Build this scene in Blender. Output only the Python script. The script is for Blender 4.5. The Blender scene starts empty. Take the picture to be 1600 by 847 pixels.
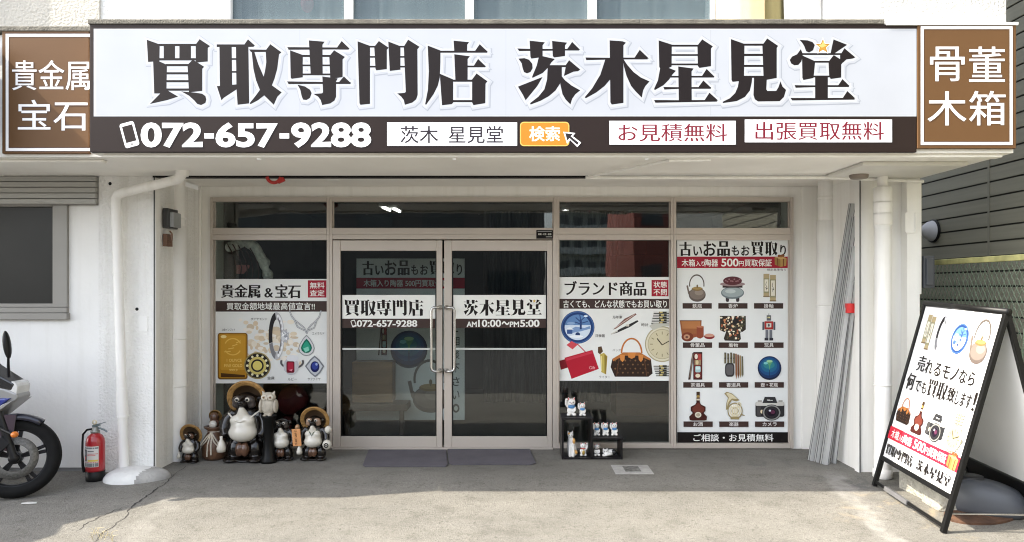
import bpy, math, random
import numpy as np
from mathutils import Vector, Matrix
from mathutils.geometry import delaunay_2d_cdt
random.seed(7)
SC = bpy.context.scene
COL = SC.collection
R = math.radians
F = 1155.0; H = 1.5

# ------------------------------------------------------------ camera, sky, sun, exposure
cam = bpy.data.cameras.new('camera'); camo = bpy.data.objects.new('camera', cam); COL.objects.link(camo)
camo.location = (0, 0, H); camo.rotation_euler = (R(90), 0, 0)
cam.sensor_width = 36; cam.lens = 36 * F / 1600; cam.shift_y = 26.5 / 1600
cam.clip_start = 0.05; cam.clip_end = 3000
SC.camera = camo
SUN = Vector((-0.95, -0.224, 1.0)).normalized()
EL = math.asin(SUN.z); AZ = math.atan2(SUN.x, SUN.y) % (2 * math.pi)
W = bpy.data.worlds.new('World'); SC.world = W; W.use_nodes = True
nt = W.node_tree; nt.nodes.clear()
sk = nt.nodes.new('ShaderNodeTexSky'); sk.sky_type = 'NISHITA'; sk.sun_disc = False
sk.sun_elevation = EL; sk.sun_rotation = AZ; sk.air_density = 1.0; sk.dust_density = 2.5; sk.ozone_density = 1.0
bg = nt.nodes.new('ShaderNodeBackground'); bg.inputs['Strength'].default_value = 0.15
wo = nt.nodes.new('ShaderNodeOutputWorld')
hs_ = nt.nodes.new('ShaderNodeHueSaturation'); hs_.inputs['Saturation'].default_value = 0.45      # thin hazy sky
nt.links.new(sk.outputs[0], hs_.inputs['Color']); nt.links.new(hs_.outputs[0], bg.inputs[0]); nt.links.new(bg.outputs[0], wo.inputs[0])
sl = bpy.data.lights.new('sun', 'SUN'); sl.energy = 2.35; sl.angle = R(0.5); sl.color = (1.0, 0.91, 0.76)
so = bpy.data.objects.new('sun', sl); COL.objects.link(so)
so.rotation_euler = SUN.to_track_quat('Z', 'Y').to_euler(); so.location = (-20, -5, 30)
SC.view_settings.view_transform = 'Standard'; SC.view_settings.look = 'None'
SC.view_settings.exposure = 2.15; SC.view_settings.gamma = 1.0; SC.view_settings.use_curve_mapping = False
SC.render.engine = 'CYCLES'
SC.cycles.max_bounces = 10; SC.cycles.diffuse_bounces = 5; SC.cycles.transparent_max_bounces = 24
SC.cycles.use_denoising = True; SC.cycles.pixel_filter_type = 'BLACKMAN_HARRIS'; SC.cycles.filter_width = 1.1

# ------------------------------------------------------------ pixel geometry (a ray of the photograph met with a real plane)
def XX(px, Y): return (px - 800) * Y / F
def ZZ(py, Y): return H + (450 - py) * Y / F
def ray(px, py): return Vector(((px - 800) / F, 1.0, (450 - py) / F))
SLOPE = 0.03
def gz(y): return -SLOPE * max(0.0, min(6.0 - y, 3.4))
def G(px, py):                                    # where a ray meets the sloping apron
    k = (450 - py) / F
    Y = (H + SLOPE * 6.0) / (SLOPE - k)
    if Y > 6.0: Y = -H / k
    return Vector((XX(px, Y), Y, gz(Y)))

# ------------------------------------------------------------ materials
def lin(c):
    return tuple((v / 255 / 12.92) if v / 255 <= 0.04045 else ((v / 255 + 0.055) / 1.055) ** 2.4 for v in c)
MATS = {}
def mat(name, col, rough=0.6, metal=0.0, var=0.10, scale=6.0, bump=0.0, bscale=60.0, spec=0.5, coat=0.0, stretch=None, streak=0.0):
    if name in MATS: return MATS[name]
    m = bpy.data.materials.new(name); m.use_nodes = True; MATS[name] = m
    n = m.node_tree; L = n.links; b = n.nodes['Principled BSDF']
    b.inputs['Roughness'].default_value = rough; b.inputs['Metallic'].default_value = metal
    b.inputs['Specular IOR Level'].default_value = spec; b.inputs['Coat Weight'].default_value = coat
    tc = n.nodes.new('ShaderNodeTexCoord'); src = tc.outputs['Object']
    if stretch:
        mp = n.nodes.new('ShaderNodeMapping'); mp.inputs['Scale'].default_value = stretch
        L.new(src, mp.inputs[0]); src = mp.outputs[0]
    nz = n.nodes.new('ShaderNodeTexNoise'); nz.inputs['Scale'].default_value = scale; nz.inputs['Detail'].default_value = 5
    L.new(src, nz.inputs['Vector'])
    cr = n.nodes.new('ShaderNodeValToRGB'); e = cr.color_ramp.elements
    e[0].position = 0.3; e[1].position = 0.7
    e[0].color = (*[max(0, c * (1 - var)) for c in col], 1); e[1].color = (*[min(1, c * (1 + var)) for c in col], 1)
    L.new(nz.outputs['Fac'], cr.inputs[0]); outc = cr.outputs[0]
    if streak:                                    # faint rain and dust streaks running down the paint
        ms = n.nodes.new('ShaderNodeMapping'); ms.inputs['Scale'].default_value = (9, 9, 0.45); L.new(tc.outputs['Object'], ms.inputs[0])
        ns = n.nodes.new('ShaderNodeTexNoise'); ns.inputs['Scale'].default_value = 1.0; ns.inputs['Detail'].default_value = 6; ns.inputs['Roughness'].default_value = 0.65; L.new(ms.outputs[0], ns.inputs['Vector'])
        rs = n.nodes.new('ShaderNodeValToRGB'); q = rs.color_ramp.elements; q[0].position = 0.30; q[0].color = (1 - streak, 1 - streak * 1.05, 1 - streak * 1.25, 1); q[1].position = 0.52; q[1].color = (1, 1, 1, 1)
        mm = n.nodes.new('ShaderNodeMix'); mm.data_type = 'RGBA'; mm.blend_type = 'MULTIPLY'; mm.inputs[0].default_value = 1
        L.new(ns.outputs['Fac'], rs.inputs[0]); L.new(outc, mm.inputs[6]); L.new(rs.outputs[0], mm.inputs[7]); outc = mm.outputs[2]
    L.new(outc, b.inputs['Base Color'])
    if bump:
        nb = n.nodes.new('ShaderNodeTexNoise'); nb.inputs['Scale'].default_value = bscale; nb.inputs['Detail'].default_value = 4
        bp = n.nodes.new('ShaderNodeBump'); bp.inputs['Strength'].default_value = bump; bp.inputs['Distance'].default_value = 0.02
        L.new(src, nb.inputs['Vector']); L.new(nb.outputs['Fac'], bp.inputs['Height']); L.new(bp.outputs[0], b.inputs['Normal'])
    return m
def paint(c, rough=0.45):                         # printed vinyl / ink of one sRGB colour
    c = tuple(int(v) for v in c)
    return mat('print_%d_%d_%d_%d' % (*c, rough * 100), lin(c), rough, var=0.03, scale=3.0, spec=0.2)
def emis(name, col, s):
    m = bpy.data.materials.new(name); m.use_nodes = True; n = m.node_tree; b = n.nodes['Principled BSDF']
    b.inputs['Base Color'].default_value = (*col, 1); b.inputs['Emission Color'].default_value = (*col, 1); b.inputs['Emission Strength'].default_value = s
    return m
def glass(name, tint, base=0.06, edge=0.6, rough=0.0, wob=0.02):
    m = bpy.data.materials.new(name); m.use_nodes = True; n = m.node_tree; n.nodes.clear(); L = n.links
    o = n.nodes.new('ShaderNodeOutputMaterial'); mx = n.nodes.new('ShaderNodeMixShader')
    t = n.nodes.new('ShaderNodeBsdfTransparent'); t.inputs[0].default_value = (*tint, 1)
    g = n.nodes.new('ShaderNodeBsdfGlossy'); g.inputs['Roughness'].default_value = rough; g.inputs['Color'].default_value = (1, 1, 1, 1)
    lw = n.nodes.new('ShaderNodeLayerWeight'); lw.inputs['Blend'].default_value = 0.5
    pw = n.nodes.new('ShaderNodeMath'); pw.operation = 'POWER'; pw.inputs[1].default_value = 4
    ma = n.nodes.new('ShaderNodeMath'); ma.operation = 'MULTIPLY_ADD'; ma.inputs[1].default_value = edge; ma.inputs[2].default_value = base
    L.new(lw.outputs['Facing'], pw.inputs[0]); L.new(pw.outputs[0], ma.inputs[0]); L.new(ma.outputs[0], mx.inputs[0])
    tc = n.nodes.new('ShaderNodeTexCoord'); nz = n.nodes.new('ShaderNodeTexNoise'); nz.inputs['Scale'].default_value = 1.3
    bp = n.nodes.new('ShaderNodeBump'); bp.inputs['Strength'].default_value = wob; bp.inputs['Distance'].default_value = 0.1
    L.new(tc.outputs['Object'], nz.inputs['Vector']); L.new(nz.outputs['Fac'], bp.inputs['Height']); L.new(bp.outputs[0], g.inputs['Normal'])
    L.new(t.outputs[0], mx.inputs[1]); L.new(g.outputs[0], mx.inputs[2]); L.new(mx.outputs[0], o.inputs[0])
    return m

# ------------------------------------------------------------ mesh builder: everything is given in world metres
def rootloc(o):
    while o.parent: o = o.parent
    return Vector(o.location)
def tag(o, label=None, cat=None, group=None, kind=None):
    if label: o['label'] = label
    if cat: o['category'] = cat
    if group: o['group'] = group
    if kind: o['kind'] = kind
    return o
def thing(name, label, cat, loc, group=None):
    o = bpy.data.objects.new(name, None); COL.objects.link(o); o.location = loc; o.empty_display_size = 0.1
    return tag(o, label, cat, group)
class MB:
    def __init__(s): s.v = []; s.f = []; s.m = []; s.sm = []
    def add(s, vs, fs, mi=0, smooth=False):
        b = len(s.v); s.v += [tuple(v) for v in vs]
        for f in fs: s.f.append([b + i for i in f]); s.m.append(mi); s.sm.append(smooth)
        return s
    def box(s, x0, x1, y0, y1, z0, z1, mi=0):
        x0, x1 = sorted((x0, x1)); y0, y1 = sorted((y0, y1)); z0, z1 = sorted((z0, z1))
        v = [(x, y, z) for z in (z0, z1) for y in (y0, y1) for x in (x0, x1)]
        return s.add(v, [(0, 2, 3, 1), (4, 5, 7, 6), (0, 1, 5, 4), (2, 6, 7, 3), (0, 4, 6, 2), (1, 3, 7, 5)], mi)
    def obox(s, c, ax, ay, az, mi=0):             # oriented box: centre and three half-axis vectors
        c = Vector(c); ax, ay, az = Vector(ax), Vector(ay), Vector(az)
        if ax.cross(ay).dot(az) < 0: ax = -ax
        v = [c + ax * i + ay * j + az * k for k in (-1, 1) for j in (-1, 1) for i in (-1, 1)]
        return s.add(v, [(0, 2, 3, 1), (4, 5, 7, 6), (0, 1, 5, 4), (2, 6, 7, 3), (0, 4, 6, 2), (1, 3, 7, 5)], mi)
    def bar(s, a, b, w, h, up=(0, 0, 1), mi=0):
        a, b = Vector(a), Vector(b); d = b - a; L = d.length / 2; d.normalize()
        sx = d.cross(Vector(up))
        if sx.length < 1e-4: sx = d.cross(Vector((1, 0, 0)))
        sx.normalize(); u = sx.cross(d)
        return s.obox((a + b) / 2, d * L, sx * w / 2, u * h / 2, mi)
    def tube(s, pts, r, n=12, mi=0, caps=True):
        pts = [Vector(p) for p in pts]; rs = r if isinstance(r, (list, tuple)) else [r] * len(pts)
        vs = []; fs = []; u = None
        for i, p in enumerate(pts):
            d = (pts[min(i + 1, len(pts) - 1)] - pts[max(i - 1, 0)]).normalized()
            if u is None: u = d.orthogonal().normalized()
            u = (u - d * u.dot(d)); u = u.normalized() if u.length > 1e-6 else d.orthogonal().normalized()
            w = d.cross(u)
            vs += [p + (u * math.cos(2 * math.pi * k / n) + w * math.sin(2 * math.pi * k / n)) * rs[i] for k in range(n)]
        for i in range(len(pts) - 1):
            for k in range(n): fs.append((i * n + k, i * n + (k + 1) % n, (i + 1) * n + (k + 1) % n, (i + 1) * n + k))
        s.add(vs, fs, mi, True)
        if caps:
            s.add(vs[:n], [tuple(range(n - 1, -1, -1))], mi); s.add(vs[-n:], [tuple(range(n))], mi)
        return s
    def lathe(s, c, prof, n=24, axis=(0, 0, 1), mi=0, smooth=True, sq=1.0, arc=None):
        c = Vector(c); a = Vector(axis).normalized(); u = a.orthogonal().normalized()
        if abs(a.z) > 0.99: u = Vector((1, 0, 0))
        w = a.cross(u); vs = []; fs = []
        full = arc is None; a0, a1 = arc or (0, 2 * math.pi); nn = n if full else n + 1
        for (r, z) in prof:
            for k in range(nn):
                t = a0 + (a1 - a0) * k / n
                vs.append(c + a * z + (u * math.cos(t) + w * math.sin(t) * sq) * r)
        for i in range(len(prof) - 1):
            for k in range(n):
                k2 = (k + 1) % n if full else k + 1
                fs.append((i * nn + k, i * nn + k2, (i + 1) * nn + k2, (i + 1) * nn + k))
        return s.add(vs, fs, mi, smooth)
    def ell(s, c, r, mi=0, rot=None, n=16, m=10):
        c = Vector(c); r = (r, r, r) if isinstance(r, (int, float)) else r
        M = rot or Matrix.Identity(3); vs = []; fs = []
        for i in range(m + 1):
            t = math.pi * i / m
            for k in range(n):
                q = 2 * math.pi * k / n
                vs.append(c + M @ Vector((r[0] * math.sin(t) * math.cos(q), r[1] * math.sin(t) * math.sin(q), -r[2] * math.cos(t))))
        for i in range(m):
            for k in range(n): fs.append((i * n + k, i * n + (k + 1) % n, (i + 1) * n + (k + 1) % n, (i + 1) * n + k))
        return s.add(vs, fs, mi, True)
    def prism(s, poly, o, u, v, d, mi=0):         # polygon (a,b) -> o+a*u+b*v, thickened by vector d
        o, u, v, d = Vector(o), Vector(u), Vector(v), Vector(d); n = len(poly)
        ar = sum(poly[i][0] * poly[(i + 1) % n][1] - poly[(i + 1) % n][0] * poly[i][1] for i in range(n))
        if (ar > 0) != (u.cross(v).dot(d) < 0): poly = poly[::-1]
        a = [o + u * p[0] + v * p[1] for p in poly]; b = [p + d for p in a]
        fs = [tuple(range(n)), tuple(range(2 * n - 1, n - 1, -1))] + [(i, n + i, n + (i + 1) % n, (i + 1) % n) for i in range(n)]
        return s.add(a + b, fs, mi)
    def build(s, name, mats, parent=None, loc=None, bevel=0, remesh=0, seg=2, subd=0):
        if not isinstance(mats, (list, tuple)): mats = [mats]
        if parent is not None: off = rootloc(parent)
        else:
            if loc is None:
                xs, ys, zs = zip(*s.v); loc = ((min(xs) + max(xs)) / 2, (min(ys) + max(ys)) / 2, min(zs))
            off = Vector(loc)
        me = bpy.data.meshes.new(name)
        me.from_pydata([(x - off.x, y - off.y, z - off.z) for x, y, z in s.v], [], s.f)
        for m in mats: me.materials.append(m)
        me.polygons.foreach_set('material_index', s.m); me.polygons.foreach_set('use_smooth', s.sm); me.update()
        o = bpy.data.objects.new(name, me); COL.objects.link(o)
        if parent is not None: o.parent = parent
        else: o.location = off
        if remesh:
            md = o.modifiers.new('remesh', 'REMESH'); md.mode = 'VOXEL'; md.voxel_size = remesh; md.use_smooth_shade = True
            ms = o.modifiers.new('smooth', 'SMOOTH'); ms.factor = 0.5; ms.iterations = 4
        if subd:
            md = o.modifiers.new('subdivision', 'SUBSURF'); md.levels = subd; md.render_levels = subd
        if bevel:
            md = o.modifiers.new('bevel', 'BEVEL'); md.width = bevel; md.segments = seg; md.limit_method = 'ANGLE'; md.angle_limit = R(35)
        return o
def box(name, m, parent, *a, bevel=0.0): return MB().box(*a).build(name, m, parent, bevel=bevel)
def copy_tree(o, parent=None):
    c = o.copy(); COL.objects.link(c)
    if parent is not None: c.parent = parent
    for ch in list(o.children): copy_tree(ch, c)
    return c

# ------------------------------------------------------------ lettering
def _flat(h0, h1, a, b):
    d = (b - a)
    if d.length < 1e-9: return True
    n = Vector((-d.y, d.x)).normalized()
    return abs((h0 - a).dot(n)) < 2e-3 and abs((h1 - a).dot(n)) < 2e-3
TXT = {}
def outline(body):
    cu = bpy.data.curves.new('lettering', 'FONT'); cu.body = body; cu.size = 1.0
    o = bpy.data.objects.new('lettering', cu); COL.objects.link(o)
    dg = bpy.context.evaluated_depsgraph_get(); c = o.to_curve(dg); out = []
    for s in c.splines:
        p = s.bezier_points; n = len(p); pts = []
        for i in range(n):
            a, b = p[i], p[(i + 1) % n]
            A, B, C, D = a.co.xy, a.handle_right.xy, b.handle_left.xy, b.co.xy
            pts.append(A.copy())
            if not _flat(B, C, A, D):
                for t in (0.25, 0.5, 0.75):
                    q = 1 - t; pts.append(A * q ** 3 + B * 3 * q * q * t + C * 3 * q * t * t + D * t ** 3)
        cl = []
        for q in pts:
            if not cl or (q - cl[-1]).length > 2e-3: cl.append(q)
        if len(cl) > 2 and (cl[0] - cl[-1]).length < 2e-3: cl.pop()
        if len(cl) > 2: out.append(cl)
    o.to_curve_clear(); bpy.data.objects.remove(o); bpy.data.curves.remove(cu)
    return out
def offset(poly, dx, dy, lim=1.6):                # move an outline out by dx across, dy up; fill is left of travel when dx>0 grows
    n = len(poly); res = []
    for i in range(n):
        a, b, c = poly[i - 1], poly[i], poly[(i + 1) % n]
        e1 = (b - a).normalized(); e2 = (c - b).normalized()
        n1 = Vector((e1.y, -e1.x)); n2 = Vector((e2.y, -e2.x))
        w1 = dx * n1.x ** 2 + dy * n1.y ** 2; w2 = dx * n2.x ** 2 + dy * n2.y ** 2
        det = n1.x * n2.y - n1.y * n2.x
        if abs(det) > 0.25:
            v = Vector(((w1 * n2.y - w2 * n1.y) / det, (n1.x * w2 - n2.x * w1) / det))
            m = max(abs(w1), abs(w2)) * lim
            if v.length > m: v = v.normalized() * m
        else:
            nn = (n1 + n2); nn = nn.normalized() if nn.length > 1e-3 else n1
            v = nn * (w1 + w2) / 2
        res.append(b + v)
    return res
def union(cs, sg=1):                              # clean triangles of everything wound round at least once
    pts = []; ed = []
    for c in cs:
        b = len(pts); pts += [Vector((p[0], p[1])) for p in c]; ed += [(b + i, b + (i + 1) % len(c)) for i in range(len(c))]
    v, e, f, *_ = delaunay_2d_cdt(pts, ed, [], 1, 1e-5)
    if not f: return [], []
    V = np.array([(p.x, p.y) for p in v]); T = np.array([t for t in f if len(t) == 3]); C = V[T].mean(axis=1)
    Q = np.array([(p.x, p.y) for p in pts]); a = Q[[i for i, _ in ed]]; d = Q[[j for _, j in ed]]
    px, py = C[:, :1], C[:, 1:]
    cr = (d[:, 0] - a[:, 0]) * (py - a[:, 1]) - (px - a[:, 0]) * (d[:, 1] - a[:, 1])
    w = ((a[:, 1] <= py) & (d[:, 1] > py) & (cr > 0)).sum(1) - ((a[:, 1] > py) & (d[:, 1] <= py) & (cr < 0)).sum(1)
    return [(p.x, p.y) for p in v], [tuple(int(i) for i in t) for t in T[w * sg > 0]]
def textmesh(body, wx=0.0, wy=0.0):
    key = (body, wx, wy)
    if key in TXT: return TXT[key]
    cs = outline(body)
    def area(p): return sum(p[i - 1].x * p[i].y - p[i].x * p[i - 1].y for i in range(len(p))) / 2
    if wx or wy:
        tot = sum(area(c) for c in cs); sg = 1 if tot > 0 else -1   # outer loops turn the way of the total area
        cs = [offset(c, wx * sg, wy * sg) for c in cs]
    vs, fs = union(cs, 1 if sum(area(c) for c in cs) > 0 else -1)
    xs = [v[0] for v in vs]; ys = [v[1] for v in vs]
    TXT[key] = (vs, fs, min(xs), max(xs), min(ys), max(ys)); return TXT[key]

# heavy Mincho characters drawn stroke by stroke (units of a 776 x 847 cell)
def P(s): 
    q = [int(t) for t in s.split()]; return [(q[i], q[i + 1]) for i in range(0, len(q), 2)]
def B(x0, y0, x1, y1): return [(x0, y0), (x1, y0), (x1, y1), (x0, y1)]
GL = {
'買': [P('35 55 170 105 168 285 50 292'), B(165, 100, 582, 118), B(222, 100, 340, 268), B(395, 100, 515, 268), B(120, 258, 582, 276),
      P('575 105 615 50 725 122 700 140 700 288 575 300'), P('105 280 150 285 250 330 245 610 200 640 118 640'), B(245, 322, 490, 340),
      P('485 330 540 275 660 350 640 370 640 612 500 628'), B(240, 413, 505, 430), B(240, 500, 505, 517), B(240, 592, 505, 610),
      P('190 640 250 608 372 678 260 712 70 758'), P('415 622 560 638 640 650 675 675 684 710 675 745 630 768 590 755 560 720 500 665')],
'取': [B(30, 106, 325, 128), P('315 128 372 52 442 115 430 126'), P('60 120 188 120 194 562 65 572'), P('242 120 372 120 381 750 260 765 248 585'),
      B(180, 258, 248, 270), B(180, 400, 248, 412), P('32 565 70 565 190 552 252 546 252 590 100 690 80 715'), P('388 160 580 165 580 183 405 183'),
      P('570 170 618 105 735 190 710 210 690 370 660 480 630 555 590 615 550 660 480 715 400 758 395 750 460 670 510 600 545 470 562 400 577 300'),
      P('415 178 437 183 480 320 545 470 630 555 738 632 690 680 655 765 550 660 505 600 465 500 435 370')],
'専': [P('32 135 590 140 590 155 45 158'), P('565 157 628 70 710 150 700 157'), P('270 62 435 75 412 105 415 438 290 438'), P('62 172 195 222 195 462 80 478 70 470'),
      B(190, 222, 502, 238), P('495 235 545 172 658 242 634 268 634 460 570 470 505 470'), B(190, 328, 510, 340), B(190, 427, 510, 440),
      P('30 513 425 520 425 535 45 537'), B(555, 521, 722, 536), P('590 532 652 460 725 528'),
      P('418 460 580 480 562 510 562 680 545 720 500 750 415 768 400 715 370 675 320 650 415 645 426 630'),
      P('145 550 220 570 275 605 292 640 275 690 240 712 205 708 190 670 175 600')],
'門': [P('30 72 160 122 160 755 60 765 52 750'), B(152, 122, 222, 134), B(152, 235, 232, 246), B(152, 342, 232, 354),
      P('215 130 262 70 365 140 345 160 345 372 235 385 228 370'), P('368 75 495 125 495 378 385 392'), B(488, 122, 552, 134), B(488, 235, 562, 246), B(488, 342, 562, 354),
      P('540 128 585 55 705 130 682 155 685 660 670 705 630 740 550 765 540 715 510 675 468 645 550 640 562 625')],
'店': [P('348 65 510 80 490 105 490 182 355 182'), B(185, 176, 712, 191), P('578 182 632 105 716 182'),
      P('62 120 195 172 195 300 188 470 165 560 120 650 40 765 35 760 65 600 75 400'), P('355 215 520 235 495 262 495 505 368 505'), B(490, 340, 690, 352),
      P('562 350 615 268 698 347'), P('195 430 345 495 335 515 335 745 320 758 220 770 208 600'), B(330, 495, 555, 511),
      P('540 506 598 428 712 510 692 535 690 748 565 768 552 740 552 515'), B(330, 720, 558, 736)],
'茨': [P('28 150 170 156 560 156 560 167 45 172'), B(545, 156, 700, 167), P('568 165 628 80 712 162'), P('162 65 322 82 298 110 298 240 180 255 172 240'),
      P('410 68 568 85 545 112 545 228 430 243 418 230'), P('40 262 100 258 150 275 185 320 188 365 165 405 130 418 100 405 85 360 75 310'),
      P('262 250 300 236 432 265 395 300 360 355 300 415 192 468 190 460 240 340'), B(370, 335, 560, 350), P('548 348 595 282 712 380 690 395 640 400 540 448 560 350'),
      P('35 570 150 525 298 465 240 560 115 715 90 660'), P('362 345 510 345 510 445 490 535 440 610 370 670 280 720 172 762 168 752 260 680 325 600 355 490'),
      P('500 440 545 500 620 560 712 610 660 650 625 700 607 760 560 710 525 650 500 540')],
'木': [P('303 62 440 72 475 85 448 112 448 745 325 762 312 740'), P('38 250 315 254 315 267 45 272'), B(440, 252, 715, 265), P('570 260 632 167 728 257'),
      P('258 262 314 262 314 475 240 560 150 630 38 692 30 685 110 590 200 440'), P('448 262 490 330 560 410 640 470 735 512 690 560 665 610 652 685 590 620 540 560 490 450 460 340')],
'星': [P('102 62 240 108 238 345 205 362 120 367 110 350'), B(230, 110, 540, 124), B(230, 214, 540, 226), B(230, 317, 545, 330),
      P('530 116 580 52 692 125 672 148 672 340 550 358 535 340'), P('120 360 200 362 285 395 250 430 210 490 150 550 58 602 52 595 95 500'), B(232, 453, 705, 465),
      P('572 462 628 378 712 458'), P('318 350 480 370 458 400 460 726 325 726'), P('155 575 330 578 330 589 165 597'), B(452, 577, 670, 589), P('530 587 592 505 676 582'),
      P('52 718 325 722 735 718 740 731 65 742'), P('600 729 660 640 750 720')],
'見': [P('122 48 265 100 260 470 350 465 345 520 325 610 270 680 180 725 35 745 30 738 110 700 170 640 200 570 210 505 140 512 130 495'),
      B(255, 98, 485, 114), B(255, 210, 490, 228), B(255, 332, 490, 348), B(255, 452, 490, 468),
      P('470 112 520 42 635 120 620 140 620 470 510 490 505 600 520 620 620 620 645 580 665 515 685 570 722 605 700 680 655 725 420 728 385 705 372 660 378 462 482 465')],
'堂': [P('138 55 220 62 275 80 298 110 280 165 240 188 210 175 190 120 165 80'), P('512 52 655 108 590 150 520 197 478 207 495 130'),
      P('148 160 165 205 165 240 150 290 120 325 80 330 45 310 32 275 55 240 110 215'), B(155, 203, 597, 216), P('585 225 630 150 745 245 720 255 650 265 610 302 585 280'),
      P('165 228 290 285 302 300 285 470 180 492 170 470'), B(280, 288, 475, 301), P('458 296 512 225 615 290 590 325 590 465 480 480 465 450'), B(280, 450, 475, 463),
      B(310, 455, 443, 707), P('85 555 315 558 315 570 95 577'), B(438, 556, 676, 569), P('555 567 608 490 682 560'), P('40 695 310 698 735 696 738 709 55 717'), P('605 707 662 622 745 697')],
}
STAR = [(392 + (85 if k % 2 == 0 else 38) * math.sin(math.pi * k / 5), 125 - (85 if k % 2 == 0 else 38) * math.cos(math.pi * k / 5)) for k in range(10)]

class Frame:                                      # a plane: origin, unit axes along and up, outward normal
    def __init__(s, o, ux, uy):
        s.o, s.ux, s.uy = Vector(o), Vector(ux).normalized(), Vector(uy).normalized(); s.n = s.ux.cross(s.uy)
    def px(s, x, y):
        r = ray(x, y); c = Vector((0, 0, H)); t = (s.o - c).dot(s.n) / r.dot(s.n); p = c + r * t - s.o
        return (p.dot(s.ux), p.dot(s.uy))
def yplane(Y): return Frame((0, Y, 0), (1, 0, 0), (0, 0, 1))
STEP = 0.00003
class Art:                                        # flat printed graphics on a Frame; default coordinates: photograph pixels
    def __init__(s, fr, T=None, sh=None):
        s.fr = fr; s.T = T or fr.px
        s.sh = sh if sh is not None else {'k': 0, 'mb': MB(), 'mats': [], 'base': 0.0008}
    def into(s, x0, y0, x1, y1, dims=(100, 100), rot=0.0):
        T = s.T; cx, cy = (x0 + x1) / 2, (y0 + y1) / 2; c_, s_ = math.cos(R(rot)), math.sin(R(rot))
        def T2(x, y):
            X = (x / dims[0] - 0.5) * (x1 - x0); Y = (y / dims[1] - 0.5) * (y1 - y0)
            return T(cx + X * c_ - Y * s_, cy + X * s_ + Y * c_)
        return Art(s.fr, T2, s.sh)
    def _mi(s, c, rough):
        m = c if not isinstance(c, tuple) else paint(c, rough)
        if m not in s.sh['mats']: s.sh['mats'].append(m)
        return s.sh['mats'].index(m)
    def raw(s, pts, faces, c, rough=0.45, z=None):
        if z is None: s.sh['k'] += 1; z = s.sh['base'] + s.sh['k'] * STEP
        vs = []
        for (x, y) in pts:
            u, v = s.T(x, y); vs.append(s.fr.o + s.fr.ux * u + s.fr.uy * v + s.fr.n * z)
        fs = []
        for f in faces:                           # face outwards
            nrm = Vector((0, 0, 0))
            for i in range(len(f)): nrm += (vs[f[i]] - vs[f[0]]).cross(vs[f[(i + 1) % len(f)]] - vs[f[0]])
            fs.append(f if nrm.dot(s.fr.n) > 0 else f[::-1])
        s.sh['mb'].add(vs, fs, s._mi(c, rough)); return s
    def poly(s, pts, c, rough=0.45, z=None): return s.raw(pts, [tuple(range(len(pts)))], c, rough, z)
    def rect(s, x0, y0, x1, y1, c, rough=0.45): return s.poly([(x0, y0), (x1, y0), (x1, y1), (x0, y1)], c, rough)
    def rrect(s, x0, y0, x1, y1, r, c, rough=0.45):
        p = []
        for cx, cy, a in ((x1 - r, y0 + r, -90), (x1 - r, y1 - r, 0), (x0 + r, y1 - r, 90), (x0 + r, y0 + r, 180)):
            p += [(cx + r * math.cos(R(a + t)), cy + r * math.sin(R(a + t))) for t in (0, 22, 45, 67, 90)]
        return s.poly(p, c, rough)
    def ell(s, cx, cy, rx, ry, c, n=28, a0=0, a1=360, rough=0.45):
        full = abs(a1 - a0) >= 360
        return s.poly([(cx + rx * math.cos(R(a0 + (a1 - a0) * k / n)), cy + ry * math.sin(R(a0 + (a1 - a0) * k / n))) for k in range(n if full else n + 1)], c, rough)
    def line(s, pts, w, c, closed=False):
        pts = [Vector(p) for p in pts]; n = len(pts); L = []; Rr = []
        for i in range(n):
            a = pts[i - 1] if (i or closed) else pts[i]; b = pts[(i + 1) % n] if (i < n - 1 or closed) else pts[i]
            d = (b - a); d = d.normalized() if d.length else Vector((1, 0)); q = Vector((-d.y, d.x)) * w / 2
            L.append(pts[i] + q); Rr.append(pts[i] - q)
        fs = [(i, (i + 1) % n, n + (i + 1) % n, n + i) for i in range(n if closed else n - 1)]
        return s.raw([tuple(p) for p in L + Rr], fs, c)
    def arc(s, cx, cy, rx, ry, a0, a1, w, c, n=24):
        return s.line([(cx + rx * math.cos(R(a0 + (a1 - a0) * k / n)), cy + ry * math.sin(R(a0 + (a1 - a0) * k / n))) for k in range(n + 1)], w, c)
    def ring(s, cx, cy, rx, ry, w, c, n=36):
        return s.line([(cx + rx * math.cos(2 * math.pi * k / n), cy + ry * math.sin(2 * math.pi * k / n)) for k in range(n)], w, c, True)
    def text(s, body, x0, y0, x1, y1, c, wx=0.0, wy=0.0, rough=0.45):
        vs, fs, a, b, d, e = textmesh(body, wx, wy)
        return s.raw([(x0 + (x - a) / (b - a) * (x1 - x0), y1 - (y - d) / (e - d) * (y1 - y0)) for x, y in vs], fs, c, rough)
    def glyph(s, ch, x0, y0, x1, y1, c, grow=0.0, shift=0.0, rough=0.45):     # box of the whole 776 x 847 cell
        key = (ch, grow)
        if key not in TXT:
            out = []
            for pl in GL[ch]:
                pl = [Vector(p) for p in pl]
                if sum(pl[i - 1].x * pl[i].y - pl[i].x * pl[i - 1].y for i in range(len(pl))) < 0: pl.reverse()
                out.append([p / 1000 for p in (offset(pl, grow, grow, 1.25) if grow else pl)])
            TXT[key] = union(out, 1)
        vs, fs = TXT[key]
        return s.raw([(x0 + (x * 1000 + shift) / 776 * (x1 - x0), y0 + (y * 1000 + shift) / 847 * (y1 - y0)) for x, y in vs], fs, c, rough)
    def build(s, name, parent):
        o = s.sh['mb'].build(name, s.sh['mats'], parent); s.sh.update(mb=MB(), mats=[]); return o
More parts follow.
